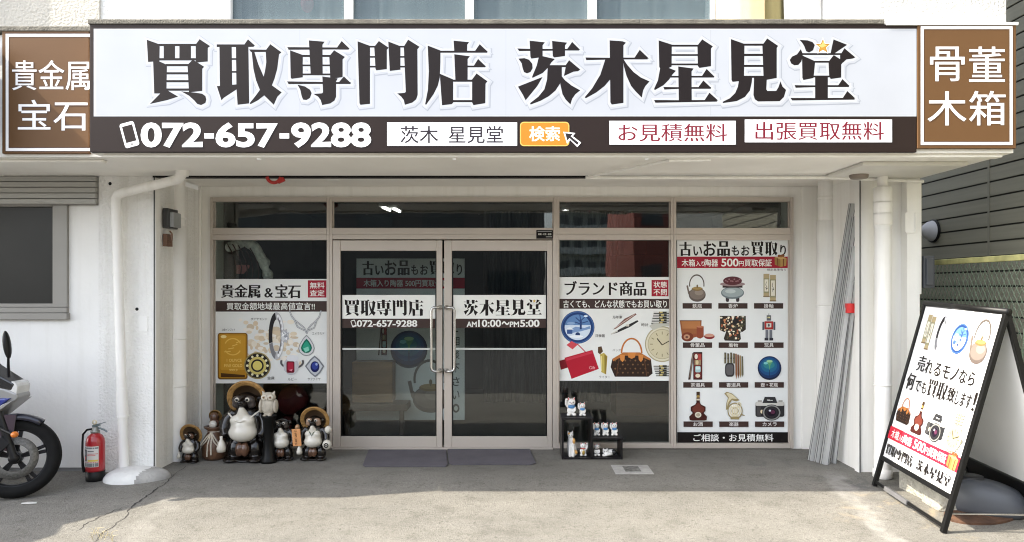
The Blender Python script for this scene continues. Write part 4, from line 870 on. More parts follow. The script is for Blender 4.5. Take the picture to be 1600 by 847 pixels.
its = [(kettle, 'kettle', '鉄瓶', (1071, 428, 1105, 472)), (censer, 'incense_burner', '香炉', (1124, 432, 1165, 472)), (scrolls, 'scrolls', '掛軸', (1191, 428, 1214, 471)), (teabox, 'tea_box', '骨董品', (1062, 499, 1117, 535)), (kimono, 'kimono', '着物', (1124, 492, 1166, 533)), (tintoy, 'tin_toy', '玩具', (1189, 491, 1213, 532)),
       (teaset, 'tea_set', '茶道具', (1074, 550, 1099, 594)), (brushes, 'brush_set', '書道具', (1130, 549, 1163, 594)), (orb, 'round_vase', '壺・花瓶', (1183.5, 556, 1220.5, 594)), (bottle, 'bottle', 'お酒', (1075.5, 612, 1105, 657)), (horn, 'horn', '楽器', (1130, 612, 1163, 656)), (camera_, 'film_camera', 'カメラ', (1180, 620, 1225, 657))]
for i, (fn, nm, lab, bx) in enumerate(its):
    fn(A.into(*bx)); A.build(nm + '_picture', t); r_, c_ = divmod(i, 3); x = (1066.5, 1122.3, 1178)[c_] + r_ * .4; y = (473.7, 535, 597, 658.3)[r_]
    A.rect(x, y, x + 45.6, y + 8.6, (64, 48, 44)); wd = 7.4 * len(lab) * (.9 if len(lab) > 3 else 1); A.text(lab, x + 22.8 - wd / 2, y + 1.2, x + 22.8 + wd / 2, y + 7.4, (224, 222, 218), .01, .008)
A.rect(1058, 675, 1235.5, 692, (20, 16, 16)); A.text('ご相談・お見積無料', 1083, 677.8, 1208, 689.5, inks, .012, .01); A.build('captions', t)
# ============================================================ PAVEMENT SIGN
def board_pose():
    X, Y, yaw, tl, w, L, s = 2.761, 5.634, -.052, .256, .989, 1.436, -SLOPE
    b = Vector((math.sin(yaw), -math.cos(yaw), -SLOPE)).normalized(); n = Vector((math.cos(yaw), math.sin(yaw), 0)); n -= b * n.dot(b); n.normalize()
    up = n.cross(b); up = up if up.z > 0 else -up
    BL = Vector((X, Y, gz(Y) + .004)); return BL, b, n, up, w, L, tl
BL, bb, bn, bup, bw, bL, btl = board_pose()
uF = bup * math.cos(btl) + bn * math.sin(btl); uB = bup * math.cos(btl) - bn * math.sin(btl)
TOPL = BL + uF * bL
af = thing('pavement_sign', 'black framed folding sign board with a printed white face standing on the apron at right', 'sign', BL + bb * bw / 2)
nF = -(uF.cross(bb)).normalized()
if nF.x > 0: nF = -nF
th = .028
mbk = mat('black_satin_metal', (.006, .006, .006), .42, 0, var=.2, scale=5, spec=.25)
pv0 = .225                                         # lower edge of the printed face along the leg
def fbar(p, q, w=.034, d=.03): return MB().bar(p, q, w, d, up=nF)
fL = MB(); fL.bar(BL, TOPL, .034, .03, up=nF).bar(BL + bb * bw, TOPL + bb * bw, .034, .03, up=nF).bar(TOPL + bb * .017, TOPL + bb * (bw - .017), .034, .03, up=nF)
fL.bar(BL + uF * pv0 + bb * .017, BL + uF * pv0 + bb * (bw - .017), .034, .028, up=nF).bar(BL + uF * .035 + bb * .017, BL + uF * .035 + bb * (bw - .017), .022, .018, up=nF)
fL.build('front_frame', mbk, af, bevel=.003)
pl = MB(); c0 = BL + uF * ((pv0 + bL) / 2) + bb * bw / 2
pl.obox(c0, bb * (bw / 2 - .012), uF * ((bL - pv0) / 2 - .012), nF * .004); fp = pl.build('printed_panel', paint((236, 237, 238), .3), af)
BR_ = TOPL - uB * bL
fB = MB(); fB.bar(BR_, TOPL, .034, .03, up=nF).bar(BR_ + bb * bw, TOPL + bb * bw, .034, .03, up=nF).bar(BR_ + uB * .16 + bb * .017, BR_ + uB * .16 + bb * (bw - .017), .17, .02, up=uB.cross(bb))
fB.build('back_frame', mbk, af, bevel=.003)
MB().obox(BR_ + uB * (bL + .25) / 2 + bb * bw / 2, bb * (bw / 2 - .015), uB * ((bL - .25) / 2 - .01), uB.cross(bb).normalized() * .004).build('back_panel', paint((226, 227, 226), .35), af)
MB().lathe(TOPL - bb * .02, [(.0, 0), (.022, 0), (.022, bw + .04), (0, bw + .04)], 14, axis=bb).build('hinge', mbk, af)
pm = (BL + uF * .035 + BR_ + uB * .05) / 2
MB().bar(BL + uF * .12 + bb * (bw - .012), BR_ + uB * .12 + bb * (bw - .012), .018, .006).build('stay_bar', chrome, af)
MB().bar(BL + uF * .035 + bb * .18 + nF * .004, BL + uF * .035 + bb * .52 + nF * .004, .03, .026, up=nF).build('grip_tape', mat('grey_tape', (.12, .12, .125), .5, var=.1, scale=12), af)
BF = Frame(BL + bb * .0 + nF * .0045, bb, uF)
pw0, pw1, ph0, ph1 = .017, bw - .017, pv0 + .014, bL - .017
# board-local coordinates: 0..100 across, 0..150 down the printed face
def BT(x, y): return (pw0 + (pw1 - pw0) * x / 100, ph1 - (ph1 - ph0) * y / 150)
def inv(px, py):
    u, v = BF.px(px, py); return ((u - pw0) / (pw1 - pw0) * 100, (ph1 - v) / (ph1 - ph0) * 150)
if BF.n.dot(nF) < 0: BF.n = -BF.n
A = Art(BF, BT); A.sh['base'] = .0006
def r3(x, y): return inv(1360 + x / 4.458, 460 + y / 4.458)
def r4(x, y): return inv(1360 + x / 4.09, 640 + y / 4.09)
def put(fn, p, q, nm):                             # p: pixel of the left middle, q: right middle; h in board units
    (x0, y0), (x1, y1) = p, q; fn(A.into(x0, y0, x1, y1)); A.build(nm + '_picture', fp)
put(scrolls, (7.5, 8), (21.5, 41), 'scrolls'); put(ringd, (26, 8), (43, 40), 'ring'); put(plate, (48, 12), (69, 39), 'plate'); put(kettle, (71, 5), (96, 44), 'kettle')
w_ = lambda s, x0, y0, x1, y1, wx=.04, wy=.004: A.text(s, x0, y0, x1, y1, inkb, wx, wy)
w_('売', 12.5, 47, 24, 62); w_('れ', 25, 49, 35.5, 62, .03, .015); w_('る', 37, 50, 47, 62, .03, .015); w_('モノ', 49, 50, 69, 62, .03, .015); w_('なら', 71, 50, 90, 62, .03, .015)
w_('何', 4, 65, 16, 81); w_('でも', 17.5, 69, 35, 80.5, .03, .015); A.glyph('買', 35.5, 63.5, 49.5, 83, inkb); A.glyph('取', 49, 63.5, 62.5, 83, inkb); w_('致', 63, 67, 73, 80); w_('します', 74, 68.5, 93, 80.5, .03, .015); w_('!', 95, 65, 98, 81, .05, .0)
A.build('board_lettering', fp)
put(handbag, (2, 88), (24, 113), 'handbag'); put(bottle, (28, 87), (45, 117), 'bottle'); put(camera_, (49, 93), (72, 117), 'film_camera'); put(watch, (75, 86), (96, 126), 'watch')
A.rect(0, 119.5, 100, 131.5, (196, 38, 58)); A.text('木箱', 4, 121.5, 16, 129.8, inks, .016, .012); A.text('入り', 16.5, 123.5, 23.5, 129.6, inks, .016, .012); A.text('陶器', 24, 121.5, 36.5, 129.8, inks, .016, .012); A.text('500', 39.5, 121, 56, 129.8, inks, .024, .016); A.text('円', 56.5, 123.5, 61, 129.6, inks, .016, .012); A.text('買取保証', 61.5, 121.5, 84.5, 129.8, inks, .016, .012)
A.text('※規定基準有り', 74, 132.3, 96, 134.6, (120, 116, 114), .006, .006)
mainword(A, '買取専門店', 2.5, 45, 136, 146.5, inkb); mainword(A, '茨木星見堂', 51, 96.5, 136, 146.5, inkb); A.build('board_lettering', fp)
gift(A.into(85, 116, 98.5, 132)); A.build('gift_box_picture', fp)

# ============================================================ RIGHT: neighbour, fence, things behind the sign
nh = thing('neighbour_house', 'dark olive grey house wall of horizontal boards behind the wire fence', 'house', (4.3, 8, 0))
sid = mat('olive_siding', (.25, .24, .185), .62, var=.10, scale=2.5, stretch=(1, .25, 8), bump=.08, bscale=60)
mb = MB(); z = -.1; k = 0
while z < 5.6:
    mb.box(4.302 + .012, 4.5, -1.2, 14, z, z + .016, 1); mb.box(4.302, 4.5, -1.2, 14, z + .016, z + .134); z += .134
mb.build('wall', [sid, mat('siding_groove', (.03, .03, .026), .8)], nh, bevel=.0)
for y in (6.67, 4.2, 9.1): MB().box(4.297, 4.3015, y - .012, y + .012, -.1, 5.5).build('joint_strip', mat('joint_strip', (.22, .21, .165), .6), nh)
MB().box(4.31, 9, -1.0, 14, 5.6, 5.75).build('roof', mat('house_roof', (.07, .07, .07), .7), nh)
vc = (4.30, XX(1460, 1) and 4.30 * F / 660, 0); vy = 4.30 * F / (1459 - 800); vz = ZZ(361, vy)
MB().lathe((4.30, vy, vz), [(.105, 0), (.105, .02), (.098, .03), (.096, .055), (.06, .105), (.025, .125), (0, .128)], 28, axis=(-1, 0, 0)).build('vent_cap', mat('grey_vent_plastic', (.50, .50, .53), .45, var=.04), nh)
MB().lathe((4.30, vy, vz), [(.118, 0), (.118, .018), (.10, .021)], 28, axis=(-1, 0, 0)).build('vent_gasket', black, nh)
fe = thing('wire_fence', 'green and grey chain link fence with a weathered yellow top rail beside the shop', 'fence', (3.7, 6, 0))
rail = mat('weathered_yellow_rail', (.42, .40, .17), .7, var=.35, scale=9)
MB().box(3.685, 3.715, 3.6, 8.2, 1.70, 1.745).build('top_rail', rail, fe, bevel=.006)
for y in (6.75, 4.6): MB().lathe((3.7, y, -.1), [(.024, 0), (.024, 1.8)], 14).build('post', mat('brown_post', (.30, .20, .07), .6, var=.3, scale=14), fe)
mb = MB(); zw0, zw1 = .06, 1.71; st = .056; y = 3.6 - 1.7
wr_ = mat('fence_wire', (.17, .23, .165), .55, .2, var=.2, scale=30)
def wire(y, s):
    a = [(3.70 + (.003 if s > 0 else -.003), y, zw0), (3.70 + (.003 if s > 0 else -.003), y + s * (zw1 - zw0) * .62, zw1)]
    (x_, ya, za), (_, yb, zb) = a
    lo, hi = 3.6, 8.2
    def clip(yq): return za + (yq - ya) / (yb - ya) * (zb - za)
    p = [(ya, za), (yb, zb)]
    for i in (0, 1):
        if p[i][0] < lo: p[i] = (lo, clip(lo))
        if p[i][0] > hi: p[i] = (hi, clip(hi))
    if abs(p[0][0] - p[1][0]) > .01: mb.tube([(x_, *p[0]), (x_, *p[1])], .0022, 4, caps=False)
while y < 8.3:
    wire(y, 1); wire(y + 1.1, -1); y += st
mb.build('wire_mesh', wr_, fe)
MB().tube([(3.69, 5.15, 1.72), (3.68, 5.2, 1.5), (3.67, 5.3, 1.2), (3.67, 5.32, .9)], .004, 6).build('loose_wire', wr_, fe)
# leaning aluminium rails
prm = mat('mill_aluminium', (.46, .465, .455), .45, .1, var=.06, scale=3, stretch=(1, 1, .2))
def post(b, t, w):
    b, t = Vector(b), Vector(t); d = (t - b).normalized(); s = Vector((1, 0, 0)); s = (s - d * s.dot(d)).normalized(); q = d.cross(s)
    mb = MB()
    for off, ww, dep, dd in ((0, w * .5, .03, 0), (-w * .37, w * .24, .018, .008), (w * .37, w * .24, .018, .008)):
        mb.obox((b + t) / 2 + s * off + q * dd, s * ww / 2, q * dep / 2, d * (t - b).length / 2)
    for off in (w * .25, -w * .5): mb.obox((b + t) / 2 + s * off - q * .0155, s * .0016, q * .001, d * ((t - b).length / 2 - .004), 1); mb.obox((b + t) / 2 + s * off + q * .0155, s * .0016, q * .001, d * ((t - b).length / 2 - .004), 1)  # thin dark strips paint in the shade of the grooves
    return mb
labs = ['tall grey metal rail leaning in the corner, leftmost of the leaning rails', 'grey metal rail leaning in the corner, second of the leaning rails from the left', 'broad grey metal rail leaning in the corner, carrying a red tag', 'short grey metal rail leaning in the corner, rightmost and behind the tagged one']
pp = [((1268, 719, 6.42), (1333, 318, 6.13), .055), ((1277, 722, 6.36), (1337, 338, 6.10), .045), ((1289, 726, 6.28), (1337, 385, 6.09), .075), ((1303, 722, 6.33), (1338, 440, 6.09), .05)]
for i, ((bx, by, Yb), (tx, ty, Yt), w) in enumerate(pp):
    o = post((XX(bx, Yb), Yb, .003), (XX(tx, Yt), Yt, ZZ(ty, Yt)), w).build('aluminium_rail', [prm, mat('rail_groove_shade', (.05, .05, .05), .7)], None, loc=(XX(bx, Yb), Yb, 0))
    tag(o, labs[i], 'metal rail', 'metal rails leaning in the corner')
    if i == 2: MB().box(XX(1321, 6.13), XX(1336, 6.13), 6.10, 6.17, ZZ(489, 6.13), ZZ(474, 6.13)).build('red_tag', mat('red_plastic', (.62, .03, .03), .35, var=.1), o, bevel=.004)
# concrete blocks, water weight, rusty plate under the sign
blk = mat('concrete_block', (.40, .385, .33), .95, var=.2, scale=16, bump=.9, bscale=50)
def rough_block(c, l, w, h, rz, label):
    mb = MB(); ca, sa = math.cos(rz), math.sin(rz); z0 = gz(c[1] - .1) - .002
    mb.obox((c[0], c[1], z0 + h / 2), (l / 2 * ca, l / 2 * sa, 0), (-w / 2 * sa, w / 2 * ca, 0), (0, 0, h / 2)); mb.obox((c[0] - .35 * l * ca, c[1] - .35 * l * sa, z0 + h + .003), (l * .14 * ca, l * .14 * sa, 0), (-w * .42 * sa, w * .42 * ca, 0), (0, 0, .01))
    return tag(mb.build('concrete_block', blk, None, bevel=.012, seg=3), label, 'block')
rough_block((3.02, 5.46, 0), .16, .30, .26, .05, 'tall pale concrete block inside the folding sign, behind the lower block')
rough_block((3.02, 5.16, 0), .20, .24, .13, -.05, 'low pale concrete block inside the folding sign, in front of the taller block')
wt = thing('sign_weight', 'grey plastic water weight lying beside the folding sign', 'weight', (3.30, 5.05, gz(5.05)))
wc = Vector((3.24, 5.05, gz(5.05))); rot = Matrix.Rotation(R(-28), 3, 'Z')
gp = mat('dark_grey_plastic', (.085, .092, .105), .42, var=.06, scale=3)
mb = MB(); prof = [(.0, .0), (.92, .0), (1.0, .18), (1.0, .45), (.94, .70), (.78, .90), (.5, .985), (0, 1.0)]; n_ = 40; vs = []
for r_, z_ in prof:
    for k in range(n_):
        t_ = 2 * math.pi * k / n_; x_ = math.copysign(abs(math.cos(t_)) ** .75, math.cos(t_)) * r_ * .235; y_ = math.copysign(abs(math.sin(t_)) ** .75, math.sin(t_)) * r_ * .15
        vs.append(wc + rot @ Vector((x_, y_, z_ * .215 * (1 - .2 * (x_ / .235)))))
mb.add(vs, [(i * n_ + k, i * n_ + (k + 1) % n_, (i + 1) * n_ + (k + 1) % n_, (i + 1) * n_ + k) for i in range(len(prof) - 1) for k in range(n_)], 0, True)
mb.build('tank', gp, wt)
cc = wc + rot @ Vector((-.10, 0, .222)); MB().lathe(cc, [(.0, .02), (.07, .02), (.092, .012), (.10, -.03)], 28, sq=.8).build('handle_recess', mat('black_plastic', (.02, .02, .022), .35), wt)
cc = wc + rot @ Vector((.23, -.02, .09)); MB().lathe(cc, [(.02, 0), (.02, .018), (0, .018)], 14, axis=rot @ Vector((1, 0, 0))).build('screw_cap', mat('black_plastic'  , (.02,) * 3), wt)
rp = G(1540, 806); mb = MB(); n_ = 48
rp2 = [G(1535 + 55 * math.cos(2 * math.pi * k / n_) * (1.0 if math.cos(2 * math.pi * k / n_) > 0 else 1.1), 806 + 15 * math.sin(2 * math.pi * k / n_)) for k in range(n_)]
mb.add([(p.x, p.y, p.z + .014) for p in rp2] + [(p.x, p.y, p.z - .01) for p in rp2], [tuple(range(n_))[::-1]] + [(k, (k + 1) % n_, n_ + (k + 1) % n_, n_ + k) for k in range(n_)])
if True: mb.f = [f[::-1] for f in mb.f]
tag(mb.build('rusty_plate', mat('rust', (.10, .05, .028), .9, var=.45, scale=9, bump=.5, bscale=40), None), 'flat rusty iron plate on the ground beside the folding sign', 'metal plate')
# ============================================================ OBJECTS ON THE APRON
matm = mat('ribbed_grey_mat', (.105, .098, .115), .9, var=.12, scale=5, bump=.7, bscale=160)
for (a, b_, c, d, lab) in (((576, 704.5), (697, 704.5), (700, 728), (563, 732.5), 'dark grey ribbed door mat in front of the left door'), ((699, 704), (828, 703), (838, 726), (700, 728.5), 'dark grey ribbed door mat in front of the right door')):
    q = [G(*p) for p in (d, c, b_, a)]; y0 = (q[0].y + q[1].y) / 2; y1 = (q[2].y + q[3].y) / 2
    mb = MB(); pl = [(q[0].x + .03, y0), (q[1].x - (.012 if 'left' in lab else .04), y0), (q[1].x - .002, y0 + .05), (q[2].x, y1), (q[3].x + .0, y1), (q[0].x, y0 + .05)]
    mb.prism(pl, (0, 0, .002), (1, 0, 0), (0, 1, 0), (0, 0, .012)); tag(mb.build('door_mat', matm, None, bevel=.004), lab, 'door mat')
# manhole cover of the utility pit, concrete mound
h = [G(*p) for p in ((962, 741), (1022, 741), (1014, 727), (968, 727))]
t = thing('utility_cover', 'pale square concrete utility cover set in the apron right of the shelf', 'drain cover', ((h[0].x + h[1].x) / 2, (h[0].y + h[2].y) / 2, 0))
MB().box(h[0].x, h[1].x, h[0].y, h[2].y, -.02, .003).build('surround', mat('cover_concrete', (.36, .355, .34), .9, var=.15, scale=14, bump=.4), t)
MB().box(h[0].x + .09, h[1].x - .09, h[0].y + .07, h[2].y - .05, -.01, .006).build('iron_lid', mat('cover_iron', (.16, .16, .15), .7, .3, var=.5, scale=30, bump=.6), t)
mb = MB(); n_ = 120; c = Vector((XX(206, 5.8), 5.86, 0)); prof = [(1.0, -.03), (.985, .01), (.95, .022), (.9, .035), (.83, .046), (.75, .055), (.66, .062), (.55, .068), (.42, .072), (.28, .075), (.14, .077), (0, .077)]; vs = []
for r_, z_ in prof:
    for k in range(n_):
        a = 2 * math.pi * k / n_; rr_ = r_ * (1 + .06 * math.sin(3 * a + 1)); vs.append(c + Vector((math.cos(a) * rr_ * .255, math.sin(a) * rr_ * .19, z_)))
fs = [(i * n_ + k, i * n_ + (k + 1) % n_, (i + 1) * n_ + (k + 1) % n_, (i + 1) * n_ + k) for i in range(len(prof) - 1) for k in range(n_)]
mnd = [mat('mound_white', (.68, .68, .66), .85, var=.07, scale=7, bump=.4, bscale=40), mat('mound_grey', (.33, .325, .31), .9, var=.18, scale=9, bump=.5, bscale=50)]
mb.add(vs, fs, 0, True)
for i, f in enumerate(mb.f):
    xm = sum(mb.v[j][0] for j in f) / 4 - c.x; ym = sum(mb.v[j][1] for j in f) / 4 - c.y; mb.m[i] = 1 if xm - .2 * ym > .11 else 0
tag(mb.build('concrete_mound', mnd, None, loc=c), 'low half white painted concrete mound at the foot of the thin downpipe', 'mound')
# blue bundle in the corner
mb = MB(); bx = G(256, 729); rr = random.Random(3); b0 = Vector((XX(256, 6.35), 6.35, 0))
mb.ell(b0 + Vector((0, 0, .045)), (.06, .06, .055)).ell(b0 + Vector((.02, -.02, .07)), (.035, .04, .04)).ell(b0 + Vector((-.03, .01, .06)), (.03, .04, .05)).tube([b0 + Vector((0, 0, .1)), b0 + Vector((-.02, -.01, .13))], .015)
tag(mb.build('plastic_bundle', mat('blue_plastic_sheet', (.02, .07, .22), .35, var=.4, scale=25, bump=1, bscale=60), None, remesh=.008), 'crumpled blue plastic bundle in the left corner of the recess', 'bundle')
# red clip hanging from the shutter slot
c = Vector((XX(428, 6.0), 6.0, 2.405)); t = thing('red_hook', 'small red plastic hook hanging from the shutter slot above the left window', 'hook', c)
redp = mat('red_gloss_plastic', (.42, .025, .02), .3)
MB().tube([c + Vector((.055 * math.cos(R(a)), 0, .02 + .05 * math.sin(R(a)) - .02)) for a in range(185, 365, 12)], .014, 10).build('ring', redp, t)
MB().bar(c + Vector((.03, 0, -.045)), c + Vector((.085, 0, -.02)), .03, .035).build('tongue', redp, t, bevel=.006)
# fire extinguisher
ey = 5.80; ex = XX(149, ey); e0 = Vector((ex, ey, gz(ey)))
t = thing('fire_extinguisher', 'red fire extinguisher with black hose standing by the white wall', 'fire extinguisher', e0)
rp_ = mat('extinguisher_red', (.36, .012, .018), .28, var=.08, scale=4, coat=.4)
MB().lathe(e0, [(.0, .075), (.068, .075), (.0685, .09), (.0685, .295), (.064, .325), (.050, .350), (.030, .365), (.026, .375)], 32).build('cylinder', rp_, t)
MB().lathe(e0, [(0, 0), (.068, 0), (.070, .01), (.070, .074), (.066, .076)], 32).build('base', black, t)
grey = mat('grey_metal_valve', (.24, .24, .22), .4, .6, var=.1)
MB().lathe(e0, [(.027, .368), (.034, .372), (.034, .388), (.024, .392), (.024, .412), (.016, .418), (0, .418)], 20).build('valve', grey, t)
teal = mat('teal_grey_lever', (.16, .20, .20), .4, .4)
p = e0 + Vector((0, 0, .42)); MB().bar(p + Vector((-.02, 0, 0)), p + Vector((.035, 0, .015)), .022, .02).bar(p + Vector((.03, 0, .018)), p + Vector((.085, -.005, .035)), .018, .006).build('lever', teal, t, bevel=.002)
MB().tube([p + Vector((-.01, 0, -.01)), p + Vector((.04, 0, -.015)), p + Vector((.075, 0, -.03)), p + Vector((.092, 0, -.042))], .007, 8).build('handle', teal, t)
MB().lathe(p + Vector((.0, -.012, .035)), [(.010, -.004), (.019, -.004), (.019, .004), (.010, .004), (.010, -.004)], 20, axis=(0, 1, 0)).build('safety_pin', mat('yellowed_plastic', (.62, .56, .40), .4), t)
MB().tube([e0 + Vector((-.022, 0, .40)), e0 + Vector((-.06, -.01, .395)), e0 + Vector((-.088, -.015, .36)), e0 + Vector((-.092, -.015, .30)), e0 + Vector((-.085, -.03, .22)), e0 + Vector((-.075, -.04, .12)), e0 + Vector((-.07, -.03, .07))], [.008] * 5 + [.010, .012], 10).build('hose', black, t)
lb = MB().lathe(e0, [(.0692, .115), (.0692, .275)], 20, arc=(R(200), R(318))); lo = lb.build('paper_label', mat('label_paper', (.62, .60, .57), .5, var=.05), t)
LF = Frame(e0 + Vector((0, -.0700, 0)), (1, 0, 0), (0, 0, 1))
def cyl(x, z): a = R(259 + x * 55); return (math.cos(a) * .0697, z)
class CFrame:                                     # printed marks wrapped on the cylinder
    o = e0; ux = Vector((1, 0, 0)); uy = Vector((0, 0, 1)); n = Vector((0, -1, 0))
mbk2 = MB(); cols = [paint((40, 44, 56)), paint((196, 60, 54)), paint((120, 124, 124)), paint((214, 190, 90))]
def patch(a0, a1, z0, z1, mi): mbk2.lathe(e0, [(.0696 + mi * 2e-5, z0), (.0696 + mi * 2e-5, z1)], 8, arc=(R(a0), R(a1)), mi=mi)
patch(205, 242, .16, .25, 0); patch(205, 316, .256, .268, 2); patch(248, 314, .215, .219, 1); patch(248, 300, .203, .207, 1); patch(250, 314, .158, .172, 3); patch(205, 316, .118, .145, 2); patch(212, 236, .205, .235, 2); patch(212, 236, .17, .195, 1); patch(250, 290, .235, .24, 0); patch(205, 316, .149, .153, 1)
mbk2.build('label_print', cols, lo)

# ============================================================ LUCKY FIGURES
cer_dark = mat('brown_black_glaze', (.007, .005, .004), .22, var=.5, scale=9, coat=.1)
cer_white = mat('cream_glaze', (.58, .55, .48), .22, var=.06, scale=9, coat=.4)
straw = mat('straw_hat', (.36, .20, .06), .6, var=.3, scale=30, bump=.8, bscale=60)
darkface = mat('dark_face_glaze', (.05, .042, .038), .3, var=.3, scale=12)
facep = mat('face_glaze', (.30, .20, .14), .3, var=.2, scale=12)
brn = mat('brown_glaze', (.10, .05, .03), .25, var=.35, scale=8, coat=.3)
eyeb = mat('eye_black', (.01, .01, .01), .2)
def tanuki(pxc, pyb, Y, h, label, hat=True, hr=.26, turn=0.0, face=facep, belly=cer_white, arm=True, extra=None):
    base = Vector((XX(pxc, Y), Y, 0)); t = thing('tanuki_statue', label, 'statue', base, 'tanuki statues by the left window')
    M = Matrix.Rotation(turn, 3, 'Z')
    def w(x, y, z): return base + M @ Vector((x * h, y * h, z * h))
    def E(mb, p, r, mi=0, n=18, m=12): mb.ell(w(*p), tuple(q * h for q in r), mi, M, n, m); return mb
    b = MB()
    for s in (-1, 1):
        E(b, (.13 * s, .0, .15), (.115, .12, .16)); E(b, (.16 * s, -.07, .035), (.11, .14, .035)); E(b, (.155 * s, .05, .80), (.045, .035, .05))
        b.tube([w(.15 * s, .03, .63), w(.24 * s, .0, .54), w(.265 * s, -.05, .42), w(.22 * s, -.12, .34)], [.07 * h, .075 * h, .065 * h, .05 * h], 12)
    E(b, (0, .05, .44), (.215, .18, .30)); E(b, (0, .02, .76), (.155, .13, .135)); E(b, (0, .05, .02), (.25, .2, .03)); E(b, (.0, .19, .2), (.08, .1, .14))
    b.tube([w(0, -.06, .75), w(0, -.15, .77), w(0, -.215, .785)], [.085 * h, .06 * h, .035 * h], 14)
    b.build('body', cer_dark, t, remesh=max(.006, h * .015))
    m = MB(); E(m, (0, -.10, .39), (.185, .15, .125)); E(m, (0, -.09, .47), (.16, .13, .13)); E(m, (-.075, -.125, .545), (.085, .08, .075)); E(m, (.075, -.125, .545), (.085, .08, .075))
    m.tube([w(0, -.10, .58), w(0, -.135, .66), w(0, -.17, .725)], [.09 * h, .06 * h, .028 * h], 14); m.build('belly', belly, t, remesh=max(.005, h * .014))
    m = MB()
    for s in (-1, 1): E(m, (.078 * s, -.075, .80), (.072, .062, .062)); E(m, (.095 * s, -.06, .745), (.06, .06, .05))
    m.build('face', face, t, remesh=max(.004, h * .012))
    for s in (-1, 1):
        m = MB(); E(m, (.066 * s, -.132, .815), (.030, .02, .030)); e = m.build('eye', cer_white, t); m = MB(); E(m, (.066 * s, -.148, .815), (.018, .012, .018)); m.build('pupil', eyeb, e)
    m = MB(); E(m, (0, -.238, .792), (.028, .02, .022)); m.build('nose', eyeb, t)
    m = MB(); E(m, (-.035, -.13, .175), (.055, .065, .095)); E(m, (.035, -.13, .175), (.055, .065, .095)); m.build('pouch', brn, t, remesh=max(.004, h * .012))
    if hat:
        hc = w(0, .06, .80); ax = M @ Vector((0, .95, .30)); hm = MB()
        hm.lathe(hc, [(hr * h, -.03 * h), (hr * 1.02 * h, .0), (hr * .93 * h, .05 * h), (hr * .7 * h, .11 * h), (hr * .35 * h, .16 * h), (.0, .18 * h)], 36, axis=ax)
        hm.lathe(hc, [(hr * .76 * h, -.004 * h), (hr * .70 * h, .05 * h), (hr * .5 * h, .1 * h), (.0, .14 * h)], 36, axis=ax, mi=1).lathe(hc, [(hr * h, -.03 * h), (hr * .90 * h, -.030 * h), (hr * .76 * h, -.004 * h)], 36, axis=ax)
        for k in range(3): r_ = hr * (.985 - .05 * k) * h; hm.lathe(hc, [(r_ - .012 * h, -.026 * h + k * .009 * h), (r_, -.04 * h + k * .009 * h), (r_ + .012 * h, -.02 * h + k * .009 * h)], 36, axis=ax)
        hm.build('straw_hat', [straw, mat('hat_inner_shade', (.10, .06, .03), .7)], t)  # inside of the hat coloured darker for its shading
    if arm:
        m = MB(); m.lathe(w(-.26, -.15, .15), [(0, 0), (.055 * h, .0), (.06 * h, .05 * h), (.04 * h, .12 * h), (.018 * h, .16 * h), (.02 * h, .2 * h), (0, .2 * h)], 16); m.build('sake_flask', cer_white, t)
    if extra: extra(t, w, h, E)
    return t
def ex_big(t, w, h, E):
    m = MB(); m.tube([w(-.19, -.09, .635), w(-.08, -.19, .56), w(0, -.21, .545), w(.08, -.19, .56), w(.2, -.07, .66)], .012 * h, 8); m.build('neck_cord', cer_white, t)
def ex_right(t, w, h, E):
    m = MB(); m.obox(w(-.30, -.20, .49), Vector((.09 * h, -.01, .01 * h)), Vector((.0, .012 * h, 0)), Vector((-.015 * h, 0, .17 * h))); sg = m.build('orange_plaque', mat('orange_plaque', (.60, .27, .10), .5, var=.1), t)
    fr_ = Frame(w(-.30, -.214, .49), (1, -.04, .04), (-.05, 0, 1)); A = Art(fr_, lambda x, y: (x * h, -y * h)); A.sh['base'] = .004
    for i, ch in enumerate('いらっしゃい'): A.text(ch, -.03, -.15 + i * .05, .01, -.11 + i * .05, (40, 26, 20), .03, .03)
    A.build('plaque_lettering', sg)
    m = MB(); E(m, (.30, -.06, .62), (.075, .06, .08)); E(m, (.30, -.12, .62), (.05, .02, .05)); m.build('round_charm', cer_white, t)
    m = MB(); E(m, (.29, -.12, .33), (.095, .08, .10)); m.build('sake_jar', cer_white, t); m = MB()
    m.lathe(w(.29, -.205, .33), [(.03 * h, 0), (.05 * h, .0)], 18, axis=(0, -1, 0)).lathe(w(.29, -.207, .33), [(.0, 0), (.015 * h, .0)], 12, axis=(0, -1, 0)); m.build('jar_mark', eyeb, t)
    m = MB(); m.tube([w(-.1, -.12, .63), w(-.03, -.2, .58), w(0, -.21, .52), w(.03, -.2, .58), w(.1, -.12, .63)], .009 * h, 8); m.build('neck_cord', mat('green_cord', (.06, .09, .04), .5), t)
def ex_mid(t, w, h, E):
    m = MB(); E(m, (.36, -.1, .58), (.07, .06, .09)); E(m, (.36, -.1, .73), (.05, .05, .06)); m.build('gourd', mat('tan_glaze', (.36, .21, .11), .3, var=.2), t)
tanuki(384, 718, 6.42, .665, 'biggest tanuki statue with a wide straw hat and shiny white belly, below the gold bar', hr=.255, face=darkface, extra=ex_big)
tanuki(297, 722, 6.36, .295, 'smallest tanuki statue, dark with a worn straw hat, beside the wide white pipe', hr=.33, turn=-.1, face=brn)
tanuki(441, 712, 6.46, .40, 'dark tanuki statue without a hat, standing right of the biggest one', hat=False, face=darkface, extra=ex_mid)
tanuki(491, 714, 6.46, .43, 'tanuki statue with an orange plaque and straw hat, next to the door', hr=.29, extra=ex_right)
